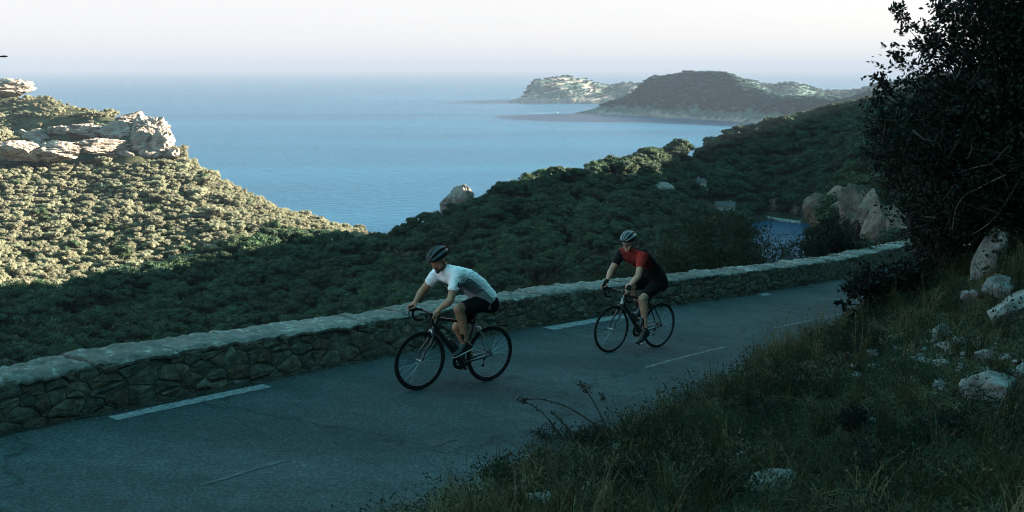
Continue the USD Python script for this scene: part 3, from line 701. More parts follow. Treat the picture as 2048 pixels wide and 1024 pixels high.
# stones: Voronoi cells of a jittered running bond in (s, h)
rngW = np.random.default_rng(5)
pts, h0 = [], -0.10
rows_h = [0.16, 0.12, 0.16, 0.115]
for q_, rh in enumerate(rows_h):
    s = S0 + rngW.uniform(0, 0.2)
    while s < S1:
        w = rngW.choice([0.10, 0.17, 0.25, 0.34, 0.48]) * rngW.uniform(0.8, 1.2) * (0.95 if wall_at(s)[0] < -0.6 else 0.85)
        wob = (float(meshkit.noise(np.array([[s * 0.9, q_ * 7.7, 0]]))[0]) - 0.5) * 0.12
        k_ = rngW.uniform()
        if k_ < 0.16 and w > 0.2:                                    # two thin stones where one would sit
            pts += [(s + w / 2, h0 + rh * 0.22 + wob), (s + w * 0.45, h0 + rh * 0.80 + wob)]
        elif k_ > 0.10 or q_ in (0, 3):
            pts.append((s + w / 2, h0 + rh / 2 + wob + rngW.uniform(-0.05, 0.05)))
        s += w
    h0 += rh
pts = np.array(pts)
K = np.array([0.62, 1.0])                                            # cells wider than tall
ext = np.vstack([pts * K, np.c_[pts[:, 0] * K[0], -0.42 - pts[:, 1]], np.c_[pts[:, 0] * K[0], 0.93 - pts[:, 1]]])
vor = Voronoi(ext)
stones = []
band = shapely.box(S0 * K[0] + 0.2, -0.12, S1 * K[0] - 0.2, 0.462)
for q in range(len(pts)):
    reg = vor.regions[vor.point_region[q]]
    if -1 in reg or not reg:
        continue
    poly = shapely.Polygon(vor.vertices[reg]).intersection(band)
    if poly.is_empty or poly.area < 0.002:
        continue
    poly = shapely.affinity.scale(poly, 1 / K[0], 1, origin=(0, 0)) if hasattr(shapely, 'affinity') else poly
    g = rngW.uniform(0.0015, 0.005)
    poly = poly.buffer(-g - 0.014).buffer(0.014, quad_segs=1).simplify(0.006)
    if poly.is_empty or poly.geom_type != 'Polygon' or poly.area < 0.002:
        continue
    stones.append(poly)
def stone_mesh(poly, seed):
    r = np.random.default_rng(seed)
    c = np.array(poly.exterior.coords)[:-1]
    if poly.exterior.is_ccw is False:
        c = c[::-1]
    k = len(c); cen = c.mean(0)
    j = r.normal(0, 0.004, c.shape)
    proud = r.uniform(0.000, 0.016)
    outer, bev, inn = c, cen + (c - cen) * 0.955 + j, cen + (c - cen) * 0.55 + r.normal(0, 0.006, c.shape)
    rings = [(outer, np.full(k, -0.06)), (outer + j * 0.5, proud * 0.7 + r.normal(0, 0.003, k)), (bev, proud + r.normal(0, 0.005, k)), (inn, proud + 0.008 + r.normal(0, 0.006, k))]
    P = np.vstack([on_wall(a[:, 0], a[:, 1], d) for a, d in rings] + [on_wall(cen[0], cen[1], proud + 0.01)[None]])
    f = []
    for q in range(3):
        for a in range(k):
            b = (a + 1) % k
            f += [[q * k + a, q * k + b, (q + 1) * k + b], [q * k + a, (q + 1) * k + b, (q + 1) * k + a]]
    f += [[3 * k + a, 3 * k + (a + 1) % k, 4 * k] for a in range(k)]
    return trimesh.Trimesh(P, np.array(f)[:, ::-1], process=False)
_mid = np.array([on_wall(p.centroid.x, p.centroid.y, 0) for p in stones])
_pxs = to_px(_mid)
_scr = np.sqrt([p.area for p in stones]) / np.linalg.norm(_mid, axis=1) * ((_pxs[:, 0] > -60) & (_pxs[:, 0] < 1860) & (_mid[:, 1] > 1))
_ordr = np.argsort(-_scr)
restm = {}
for rank, q in enumerate(_ordr):
    me = stone_mesh(stones[q], 900 + q)
    if rank < 300 and _scr[q] > 0:
        obj('stone', me, WS[q % 4], wall, smooth=28)
    else:
        restm.setdefault(q % 2, []).append(me)
for q, ms in restm.items():
    tag(obj('farther_stones', cat_mesh(ms), WS[q], wall, smooth=55), kind='stuff')
# coping slabs
s = S0; q = 0
while s < S1 - 0.3:
    x = wall_at(s)[0]
    w = rngW.uniform(0.35, 0.75) if x > 2 else rngW.uniform(0.6, 1.3)
    w = min(w, S1 - s)
    ns, nd = max(5, int(w / 0.05)), 12
    gs, gd = np.meshgrid(np.linspace(0.010, w - 0.010, ns), np.linspace(0, 1, nd), indexing='ij')
    fr, bk = rngW.uniform(0.000, 0.034), -WALL_T - rngW.uniform(-0.03, 0.03)
    top = WALL_H + rngW.uniform(-0.016, 0.020)
    tilt = rngW.uniform(-0.018, 0.018)
    skew = rngW.uniform(-0.05, 0.05)
    P2 = np.c_[(gs + s).ravel() * 2.2, gd.ravel() * 1.2, np.full(gs.size, q * 3.1)]
    fz = (meshkit.fbm(P2 * 2.2, 4, 13) - 0.5).reshape(gs.shape)
    ez = (meshkit.fbm(np.c_[(gs + s).ravel() * 5, gd.ravel() * 0, gs.ravel() * 0], 3, 17) - 0.5).reshape(gs.shape)
    dep = fr + (bk - fr) * gd + ez * 0.06 * (1 - gd) + ez * 0.07 * gd
    edge = np.clip(np.minimum(np.minimum(gd, 1 - gd) * (fr - bk) / 0.045, np.minimum(gs, w - gs) / 0.02), 0, 1)
    hh = top + tilt * (gs / w - 0.5) + fz * 0.075 + (meshkit.fbm(P2 * 9, 2, 19) - 0.5).reshape(gs.shape) * 0.045 - (1 - np.sqrt(1 - (1 - edge) ** 2)) * 0.030
    ss = gs + s + skew * (gd - 0.5) * 0.6
    T = on_wall(ss, hh, dep).reshape(-1, 3)
    i = np.arange(ns - 1)[:, None] * nd + np.arange(nd - 1)[None]
    F = [np.concatenate([np.stack([i, i + 1, i + nd + 1], -1).reshape(-1, 3), np.stack([i, i + nd + 1, i + nd], -1).reshape(-1, 3)])]
    # skirt down to the stones
    loop = np.r_[np.arange(ns) * nd, (ns - 1) * nd + np.arange(1, nd), np.arange(ns - 2, -1, -1) * nd + nd - 1, np.arange(nd - 2, 0, -1)]
    B = on_wall(ss.ravel()[loop], np.minimum(hh.ravel()[loop] - 0.03, 0.466) + 0 * loop, dep.ravel()[loop] * 0.985 - 0.004)
    nT = len(T)
    L = len(loop)
    a = np.arange(L); b = (a + 1) % L
    F.append(np.stack([loop[a], loop[b], nT + b], -1)); F.append(np.stack([loop[a], nT + b, nT + a], -1))
    me = trimesh.Trimesh(np.vstack([T, B]), np.vstack(F), process=False)
    obj('coping_slab', me, CS[q % 3], wall, smooth=50)
    s += w; q += 1
# ------------------------------------------------------------------ bicycles
M['bike_black'] = plain('black_frame_paint', (0.012, 0.012, 0.015), rough=0.28, spec=0.6)
M['bike_white'] = plain('white_frame_paint', (0.55, 0.56, 0.58), rough=0.3)
M['bike_grey'] = plain('grey_frame_paint', (0.20, 0.21, 0.23), rough=0.3)
M['rubber'] = plain('tyre_rubber', (0.014, 0.014, 0.014), rough=0.85, spec=0.25)
M['alloy'] = plain('alloy', (0.55, 0.56, 0.58), rough=0.28, metallic=1.0)
M['dark_alloy'] = plain('dark_alloy', (0.06, 0.06, 0.065), rough=0.35, metallic=0.8)
M['carbon'] = plain('carbon', (0.014, 0.014, 0.016), rough=0.35)
M['tape'] = plain('bar_tape', (0.012, 0.012, 0.013), rough=0.8, spec=0.2)
M['saddle'] = plain('saddle_cover', (0.012, 0.012, 0.013), rough=0.5)
M['steel'] = plain('spoke_steel', (0.42, 0.43, 0.45), rough=0.3, metallic=1.0)
M['bottle'] = plain('bottle_plastic', (0.03, 0.032, 0.034), rough=0.4)

def lathe(profile, n=48):
    """closed profile of (radius, y) about the y axis"""
    pr = np.array(profile, float); k = len(pr)
    th = np.arange(n) / n * 2 * np.pi
    v = np.stack([np.outer(np.cos(th), pr[:, 0]), np.tile(pr[:, 1], (n, 1)), np.outer(np.sin(th), pr[:, 0])], -1).reshape(-1, 3)
    f = []
    for i in range(n):
        for j in range(k):
            a, b = i * k + j, i * k + (j + 1) % k
            c, d = ((i + 1) % n) * k + j, ((i + 1) % n) * k + (j + 1) % k
            f += [[a, b, d], [a, d, c]]
    m = trimesh.Trimesh(v, np.array(f), process=False)
    m.fix_normals()
    return m

def sph(c, r, sub=2):
    s = trimesh.creation.icosphere(sub, r); s.apply_translation(c); return s

def hullm(points):
    return trimesh.Trimesh(*(lambda m: (m.vert_properties[:, :3], m.tri_verts))(m3.Manifold.hull_points(np.asarray(points, float)).to_mesh()), process=False)

def bar(p, q, r0, r1=None, oval=1.0, sides=12):
    """frame tube from p to q; oval < 1 flattens it across y"""
    m = tube([p, (np.asarray(p) * 0.5 + np.asarray(q) * 0.5), q], [r0, (r0 + (r1 or r0)) / 2, r1 or r0], sides)
    if oval != 1.0:
        m.vertices[:, 1] = (m.vertices[:, 1] - (p[1] + q[1]) / 2) * oval + (p[1] + q[1]) / 2
    return m

def bicycle(label, R, o, look):
    th = UsdGeom.Xform.Define(stage, numbered('/World', 'road_bicycle'))
    T = np.eye(4); T[:3, :3] = R.T; T[3, :3] = o
    UsdGeom.Xformable(th).AddTransformOp().Set(Gf.Matrix4d(*T.ravel().tolist()))
    tag(th, label, 'bicycle')
    WR, WB = 0.336, 0.985
    BB, FH, RH = np.array((0.41, 0, 0.268)), np.array((WB, 0, WR)), np.array((0, 0, WR))
    ax = np.array((-0.292, 0, 0.956))
    HB, HT = np.array((0.828, 0, 0.690)), np.array((0.783, 0, 0.838))
    SB = BB + np.array((-0.284, 0, 0.959)) * 0.50
    SP = BB + np.array((-0.284, 0, 0.959)) * 0.685
    main, accent = look['main'], look['accent']
    obj('down_tube', bar(HB + ax * 0.03, BB, 0.028, 0.031, 0.85), main, th, True)
    obj('top_tube', bar(HT - ax * 0.03, SB - (SB - BB) * 0.04, 0.020, 0.017, 1.1), main, th, True)
    obj('seat_tube', bar(BB, SB, 0.019, 0.017), main, th, True)
    obj('head_tube', bar(HB - ax * 0.005, HT + ax * 0.005, 0.026, 0.023), look['head'], th, True)
    obj('bottom_bracket', lathe([(0.024, -0.042), (0.024, 0.042), (0.001, 0.042), (0.001, -0.042)], 20).apply_translation(BB), main, th, 40)
    for sg in (1, -1):
        obj('chain_stay', tube([BB + (0, 0.03 * sg, 0), (0.25, 0.045 * sg, 0.292), RH + (0.0, 0.066 * sg, 0)], [0.014, 0.012, 0.008], 10), main, th, True)
        obj('seat_stay', tube([SB + (-0.01, 0.018 * sg, -0.06), (0.17, 0.045 * sg, 0.60), RH + (0, 0.066 * sg, 0)], [0.010, 0.009, 0.007], 10), accent, th, True)
    fork = obj('fork_crown', bar(HB - ax * 0.045, HB, 0.030, 0.026), main, th, True)
    for sg in (1, -1):
        obj('fork_blade', tube([HB - ax * 0.03 + (0, 0.026 * sg, 0), HB - ax * 0.15 + (0.004, 0.046 * sg, 0), FH + (-0.022, 0.05 * sg, 0.10), FH + (0, 0.05 * sg, 0)], [0.018, 0.015, 0.011, 0.008], 10), look['fork'], fork, True)
    obj('seat_post', bar(SB, SP, 0.0136), M['carbon'], th, True)
    # saddle
    sp = np.array((0.205, 0, 0.945))
    sad = hullm(np.vstack([sph(sp + d, r, 1).vertices for d, r in (((-0.13, 0.058, 0.006), 0.018), ((-0.13, -0.058, 0.006), 0.018), ((-0.05, 0.04, 0.004), 0.02), ((-0.05, -0.04, 0.004), 0.02), ((0.04, 0, 0.002), 0.022))]))
    nose = hullm(np.vstack([sph(sp + d, r, 1).vertices for d, r in (((0.0, 0.02, 0.0), 0.02), ((0.0, -0.02, 0.0), 0.02), ((0.135, 0, -0.004), 0.018))]))
    sd = obj('saddle', cat_mesh([sad, nose]), M['saddle'], th, True)
    for sg in (1, -1):
        obj('saddle_rail', tube([sp + (-0.11, 0.03 * sg, -0.01), sp + (-0.06, 0.022 * sg, -0.035), sp + (0.04, 0.022 * sg, -0.035), sp + (0.11, 0.008 * sg, -0.012)], 0.0035, 6), M['steel'], sd)
    # wheels
    for nm, H, deep in (('front_wheel', FH, look['rim']), ('rear_wheel', RH, look['rim'])):
        ro = 0.318
        rim = obj(nm, lathe([(ro, -0.011), (ro, 0.011), (ro - deep * 0.6, 0.012), (ro - deep, 0.004), (ro - deep, -0.004), (ro - deep * 0.6, -0.012)], 72).apply_translation(H), M['carbon'] if deep > 0.025 else look['rimmat'], th, 40)
        a = np.arange(14) / 14 * 2 * np.pi
        obj('tyre', lathe([(0.3235 + 0.0135 * math.cos(t), 0.0135 * math.sin(t)) for t in a], 80).apply_translation(H), M['rubber'], rim, True)
        hub = lathe([(0.001, -0.055), (0.008, -0.055), (0.008, -0.036), (0.020, -0.034), (0.020, -0.030), (0.011, -0.026), (0.011, 0.026), (0.020, 0.030), (0.020, 0.034), (0.008, 0.036), (0.008, 0.055), (0.001, 0.055)], 24)
        obj('hub', hub.apply_translation(H), M['alloy'] if nm == 'front_wheel' else M['dark_alloy'], rim, 40)
        ns = 20 if nm == 'front_wheel' else 24
        for k in range(ns):
            t = (k + 0.3) / ns * 2 * np.pi
            sg = 1 if k % 2 else -1
            t2 = t + (0 if nm == 'front_wheel' else (0.55 if (k // 2) % 2 else -0.55))
            p = H + (0.019 * math.cos(t2), 0.031 * sg, 0.019 * math.sin(t2))
            q = H + ((ro - deep + 0.002) * math.cos(t), 0.0, (ro - deep + 0.002) * math.sin(t))
            obj('spoke', tube([p, q], 0.00125, 4, cap=False), M['steel'], rim)
        obj('axle_skewer', tube([H + (0, -0.072, 0), H + (0, 0.072, 0)], 0.006, 8), M['alloy'], rim)
    # drive train (right side: -y)
    phi = look['crank']
    ring = [(0.088, -0.046), (0.091, -0.0445), (0.088, -0.043), (0.066, -0.043), (0.066, -0.046)]
    cr = obj('chainring', lathe(ring, 48).apply_translation(BB), look['ring'], th, 40)
    obj('chainring', lathe([(0.066, -0.039), (0.070, -0.0375), (0.066, -0.036), (0.05, -0.036), (0.05, -0.039)], 40).apply_translation(BB), M['dark_alloy'], th, 40)
    for k in range(5):
        t = k / 5 * 2 * np.pi + phi
        obj('spider_arm', tube([BB + (0, -0.046, 0), BB + (0.072 * math.cos(t), -0.046, 0.072 * math.sin(t))], [0.012, 0.008], 6), M['dark_alloy'], cr, True)
    for sg, t in ((1, phi), (-1, phi + math.pi)):
        d = np.array((math.cos(t), 0, math.sin(t)))
        arm = obj('crank_arm', tube([BB + (0, 0.055 * sg, 0), BB + d * 0.085 + (0, 0.066 * sg, 0), BB + d * 0.172 + (0, 0.068 * sg, 0)], [0.017, 0.012, 0.012], 10), look['crankmat'], th, True)
        pd = BB + d * 0.172
        ped = trimesh.util.concatenate([trimesh.creation.box([0.075, 0.05, 0.014], transform=trimesh.transformations.translation_matrix(pd + (0, 0.112 * sg, 0))), tube([pd + (0, 0.066 * sg, 0), pd + (0, 0.14 * sg, 0)], 0.007, 8)])
        obj('pedal', ped, M['dark_alloy'], arm)
    cas = [(0.001, -0.022)]
    for k in range(8):
        r = 0.05 - k * 0.0038; y = -0.024 - k * 0.0037
        cas += [(r, y), (r, y - 0.0018), (r - 0.006, y - 0.0019)]
    cas += [(0.001, -0.054)]
    obj('cassette', lathe(cas, 32).apply_translation(RH), M['alloy'], th, 30)
    # chain: two runs and a derailleur
    j1, j2 = RH + (0.035, -0.045, -0.075), RH + (0.055, -0.045, -0.145)
    obj('chain', cat_mesh([tube([BB + (0.0, -0.0445, 0.089), BB + (-0.05, -0.0445, 0.082), RH + (0.0, -0.038, 0.042)], 0.004, 6), tube([BB + (0.0, -0.0445, -0.089), BB + (-0.06, -0.0445, -0.078), j2 + (0.01, 0, -0.02)], 0.004, 6), tube([j2 + (-0.02, 0, 0), j1 + (0.02, 0, 0), RH + (-0.01, -0.04, -0.034)], 0.004, 6)]), M['dark_alloy'], th)
    der = obj('rear_derailleur', tube([RH + (0.005, -0.06, -0.02), RH + (0.02, -0.065, -0.05), j1, j2], [0.012, 0.014, 0.009, 0.008], 8), M['dark_alloy'], th, True)
    for j in (j1, j2):
        obj('jockey_wheel', lathe([(0.001, -0.004), (0.022, -0.004), (0.022, 0.004), (0.001, 0.004)], 18).apply_translation(j), M['carbon'], der, 40)
    # stem, bars, levers, brakes
    SX, BC = HT + ax * 0.035, np.array((0.895, 0, 0.885))
    obj('stem', cat_mesh([bar(HT, SX + ax * 0.018, 0.019), bar(SX, BC, 0.017, 0.018)]), look['stem'], th, True)
    dy = 0.205
    path = [(BC[0], y, BC[2]) for y in (0, 0.08, 0.15)]
    side = [(0.0, 0.185, 0), (0.03, dy - 0.004, 0.002), (0.07, dy, 0.0), (0.095, dy, -0.025), (0.092, dy, -0.075), (0.055, dy + 0.002, -0.115), (-0.005, dy + 0.004, -0.125), (-0.045, dy + 0.004, -0.122)]
    half = path + [(BC[0] + x, y, BC[2] + z) for x, y, z in side]
    bars = obj('handlebar', tube([(p[0], -p[1], p[2]) for p in half[:0:-1]] + half, 0.0125, 10), M['carbon'], th, True)
    for sg in (1, -1):
        obj('bar_tape', tube([(p[0], p[1] * sg, p[2]) for p in half[2:]], 0.0165, 10), M['tape'], bars, True)
        hb = np.array((BC[0] + 0.075, dy * sg, BC[2] + 0.005))
        hood = hullm(np.vstack([sph(hb + d, r, 1).vertices for d, r in (((-0.03, 0, 0.002), 0.017), ((0.03, 0, 0.012), 0.018), ((0.055, 0, 0.03), 0.015), ((0.05, 0, -0.01), 0.014))]))
        hd = obj('hood', hood, M['tape'], bars, True)
        obj('brake_lever', tube([hb + (0.055, 0, 0.005), hb + (0.075, 0.002 * sg, -0.03), hb + (0.058, 0.006 * sg, -0.085), hb + (0.04, 0.008 * sg, -0.115)], [0.009, 0.008, 0.007, 0.006], 8), look['lever'], hd, True)
        obj('brake_cable', tube([hb + (0.0, 0, 0.0), (BC[0] + 0.09, 0.10 * sg, BC[2] - 0.005), (BC[0] + 0.07, 0.03 * sg, BC[2] - 0.07), HB + (0.05, 0.006 * sg, 0.06)], 0.0028, 5), M['tape'], bars, True)
    def caliper(c, fwd):
        parts = [tube([c + (0.02 * fwd, 0, 0.02), c + (0.022 * fwd, 0.034 * sg, 0.0), c + (0.02 * fwd, 0.03 * sg, -0.042)], [0.010, 0.009, 0.007], 8) for sg in (1, -1)]
        return cat_mesh(parts)
    obj('front_brake', caliper(HB - ax * 0.02 + (0.015, 0, -0.005), 1), look['brake'], th, True)
    obj('rear_brake', caliper(np.array((0.205, 0, 0.655)), -1), look['brake'], th, True)
    if look.get('bottle'):
        d = unit(HB - BB); c0 = BB + d * 0.17 + np.cross(d, (0, 1, 0)) * -0.062
        if c0[2] < (BB + d * 0.17)[2]:
            c0 = BB + d * 0.17 + np.cross(d, (0, 1, 0)) * 0.062
        bt = obj('water_bottle', tube([c0, c0 + d * 0.002, c0 + d * 0.11, c0 + d * 0.14, c0 + d * 0.152, c0 + d * 0.175], [0.034, 0.036, 0.036, 0.030, 0.016, 0.013], 16), M['bottle'], th, 50)
        obj('bottle_cage', cat_mesh([tube([BB + d * 0.13, BB + d * 0.27], 0.006, 6), tube([c0 + d * 0.06 + np.array((0, 0.04 * math.cos(a), 0)) + np.cross(d, (0, 1, 0)) * 0.04 * math.sin(a) for a in np.linspace(0, 2 * np.pi, 14)], 0.003, 5)]), M['carbon'], th)
    obj('rear_axle_nut', tube([RH + (0, 0.06, 0), RH + (0, 0.078, 0)], 0.009, 8), M['alloy'], th)
    return th

def pose_frame(x, y, z, yaw, grade):
    h = np.array([math.cos(yaw) * math.cos(grade), math.sin(yaw) * math.cos(grade), math.sin(grade)])
    l = unit(np.cross([0, 0, 1], h))
    u = np.cross(h, l)
    return np.stack([h, l, u], 1), np.array([x, y, z]) - h * 0.985
BIKE1 = pose_frame(-1.062, 10.242, -3.5705, 3.808, 0.098)
BIKE2 = pose_frame(1.372, 12.918, -3.9417, 3.8146, 0.084)
def seat_on_road(fr):
    """sets both wheels on the asphalt"""
    R, o = fr
    f = o + R[:, 0] * 0.985
    def zr(p):
        u, s = along(p[:2]); return float(on_road(float(s), float(u))[2])
    zo, zf = zr(o), zr(f)
    h = np.array([f[0] - o[0], f[1] - o[1], zf - zo]); h = unit(h)
    l = unit(np.cross([0, 0, 1], h)); u = np.cross(h, l)
    return np.stack([h, l, u], 1), np.array([o[0], o[1], zo]) - u * 0.0012
BIKE1, BIKE2 = seat_on_road(BIKE1), seat_on_road(BIKE2)
bicycle('black road bicycle with deep dark rims ridden by the person in the white jersey', *BIKE1, dict(main=M['bike_black'], accent=M['bike_grey'], head=M['bike_black'], fork=M['bike_black'], rim=0.034, rimmat=M['carbon'], crank=math.radians(42), ring=M['dark_alloy'], crankmat=M['carbon'], stem=M['carbon'], lever=M['carbon'], brake=M['alloy'], bottle=True))
bicycle('road bicycle with a pale head tube under the person in red and black', *BIKE2, dict(main=M['bike_black'], accent=M['bike_black'], head=M['bike_white'], fork=M['bike_black'], rim=0.024, rimmat=M['dark_alloy'], crank=math.radians(-72), ring=M['dark_alloy'], crankmat=M['dark_alloy'], stem=M['carbon'], lever=M['carbon'], brake=M['dark_alloy'], bottle=True))
# ------------------------------------------------------------------ the two riders (in their bicycle's frame: x forward, y left, z up)
def skin_mat(name, c):
    return mat(name, {'g': ('geometry', {}), 'n': ('noise_texture', {'scale': 25.0, 'detail': 5.0}),
                      'r': ('rgb_ramp', {'ramp': [(0.35, tuple(np.array(c) * 0.85)), (0.65, tuple(np.array(c) * 1.1))]}),
                      'p': ('principled_bsdf', {'roughness': 0.5, 'specular_ior_level': 0.4, 'subsurface_weight': 0.15, 'subsurface_scale': 0.01, 'subsurface_radius': (1.0, 0.35, 0.2)})},
               [('g.position', 'n.vector'), ('n.fac', 'r.fac'), ('r.color', 'p.base_color')])
def cloth(name, c, rough=0.8):
    return mat(name, {'g': ('geometry', {}), 'n': ('noise_texture', {'scale': 18.0, 'detail': 4.0, 'distortion': 0.6}), 'w': ('noise_texture', {'scale': 400.0}),
                      'r': ('rgb_ramp', {'ramp': [(0.3, tuple(np.array(c) * 0.88)), (0.7, tuple(np.array(c) * 1.08))]}),
                      'b': ('bump', {'strength': 0.5, 'distance': 0.012}), 'p': ('principled_bsdf', {'roughness': rough, 'specular_ior_level': 0.15, 'sheen_weight': 0.02})},
               [('g.position', 'n.vector'), ('g.position', 'w.vector'), ('n.fac', 'r.fac'), ('r.color', 'p.base_color'), ('n.fac', 'b.height'), ('b.normal', 'p.normal')])
M['skin_a'], M['skin_b'] = skin_mat('tanned_skin', (0.36, 0.175, 0.105)), skin_mat('light_skin', (0.46, 0.255, 0.17))
M['white_cloth'], M['grey_cloth'], M['black_cloth'], M['red_cloth'], M['bright_red'] = cloth('white_jersey', (0.88, 0.88, 0.89)), cloth('grey_jersey_panel', (0.22, 0.26, 0.28)), cloth('black_lycra', (0.008, 0.0075, 0.008), 0.75), cloth('red_jersey', (0.36, 0.030, 0.024)), cloth('bright_red_print', (0.65, 0.05, 0.045))
M['dark_red_cloth'] = cloth('dark_red_jersey', (0.18, 0.018, 0.016))
M['hair'] = plain('dark_hair', (0.018, 0.013, 0.010), rough=0.6)
M['helmet_black'] = plain('black_helmet', (0.013, 0.014, 0.016), rough=0.22, spec=0.6)
M['helmet_grey'] = plain('grey_helmet_trim', (0.024, 0.026, 0.029), rough=0.25)
M['helmet_white'] = plain('white_helmet_rib', (0.30, 0.31, 0.33), rough=0.4)
M['shoe_black'] = plain('black_shoe', (0.014, 0.014, 0.015), rough=0.4)
M['sole_white'] = plain('white_sole', (0.62, 0.62, 0.60), rough=0.6)
M['lens'] = plain('dark_lens', (0.006, 0.006, 0.008), rough=0.1, spec=0.8)
M['eye'] = plain('eye', (0.03, 0.025, 0.02), rough=0.2)
M['eye_white'] = plain('eye_white', (0.55, 0.53, 0.50), rough=0.3)

_U = trimesh.creation.icosphere(2)
def ball(c, r):
    return np.asarray(c, float) + _U.vertices * np.asarray(r, float)
def hull(*items):
    return m3.Manifold.hull_points(np.vstack([ball(c, r) for c, r in items]))
def chain(joints):
    return [hull(joints[i], joints[i + 1]) for i in range(len(joints) - 1)]
def solid(parts, edge=0.012, it=8):
    m = m3.Manifold.batch_boolean(parts, m3.OpType.Add).refine_to_length(edge).to_mesh()
    t = trimesh.Trimesh(m.vert_properties[:, :3], m.tri_verts, process=True)
    trimesh.smoothing.filter_taubin(t, 0.5, 0.53, it)
    return t
def lerp(a, b, t):
    return np.asarray(a, float) * (1 - t) + np.asarray(b, float) * t

def torso_sets(J, g=0.0):
    """rows of spheres down the back from shoulders to pelvis, g = extra radius"""
    sl, sr, hl, hr = (np.array(J[k], float) for k in ('shL', 'shR', 'hipL', 'hipR'))
    ms, mh = (sl + sr) / 2, (hl + hr) / 2
    d = unit(mh - ms); up = unit(np.cross(d, (0, 1, 0)))
    if up[2] < 0:
        up = -up
    L = np.linalg.norm(mh - ms); y = np.array((0, 1.0, 0)); b = J.get('back', 0.05)
    row = lambda t, off, hw, r: [(ms + d * L * t + up * off + y * hw, r + g), (ms + d * L * t + up * off - y * hw, r + g)]
    A = [(sl + d * 0.02, 0.062 + g), (sr + d * 0.02, 0.062 + g)] + [(ms + d * L * 0.10 + up * 0.010 + y * hw, 0.086 + g) for hw in (0.09, -0.09)]
    neck = [(ms - d * 0.03 + up * 0.012 + y * hw, 0.056 + g) for hw in (0.02, -0.02)]
    return dict(A=A, N=neck, B=row(0.34, b * 0.75, 0.088, 0.098), C=row(0.64, b, 0.078, 0.088), D=row(0.93, b * 0.45, 0.088, 0.098), E=row(1.06, 0.0, 0.092, 0.098)), d, up, ms, mh

def hand(H, sg, wrist):
    """right-sized hand resting on a brake hood at H (its axis runs forward), sg = +1 left, -1 right"""
    H, wrist = np.array(H, float), np.array(wrist, float)
    y = np.array((0, sg * 1.0, 0))
    k0 = H + (0.004, 0, 0.040) + y * 0.012
    P = [hull((wrist, 0.026), (lerp(wrist, k0, 0.45), 0.026)), hull((lerp(wrist, k0, 0.45) + y * 0.012, 0.021), (lerp(wrist, k0, 0.45) - y * 0.016, 0.020), (k0 + (0.018, 0, -0.004) + y * 0.004, 0.015), (k0 + (-0.036, 0, -0.006) + y * 0.014, 0.015))]
    for q, (dx, ln, r) in enumerate(((0.026, 0.95, 0.0092), (0.007, 1.05, 0.0095), (-0.012, 1.0, 0.0090), (-0.030, 0.82, 0.0080))):
        a = k0 + (dx, 0, -0.002) + y * 0.010
        b = a + np.array((0.016, 0, -0.012)) * ln + y * 0.020 * ln
        c = b + np.array((0.008, 0, -0.028)) * ln - y * 0.004
        e = c + np.array((-0.003, 0, -0.016)) * ln - y * 0.016 * ln
        P += chain([(a, r * 1.12), (b, r * 1.03), (c, r * 0.95), (e, r * 0.85)])
    t0 = lerp(wrist, k0, 0.55) - y * 0.018
    P += chain([(t0, 0.015), (H + (-0.006, 0, 0.026) - y * 0.028, 0.0115), (H + (0.022, 0, 0.016) - y * 0.030, 0.0102), (H + (0.044, 0, 0.010) - y * 0.024, 0.0088)])
    return P

def head_frame(c, pitch, yaw):
    f = np.array((math.cos(pitch) * math.cos(yaw), math.cos(pitch) * math.sin(yaw), math.sin(pitch)))
    l = unit(np.cross((0, 0, 1), f)); u = np.cross(f, l)
    return np.array(c, float), f, l, u

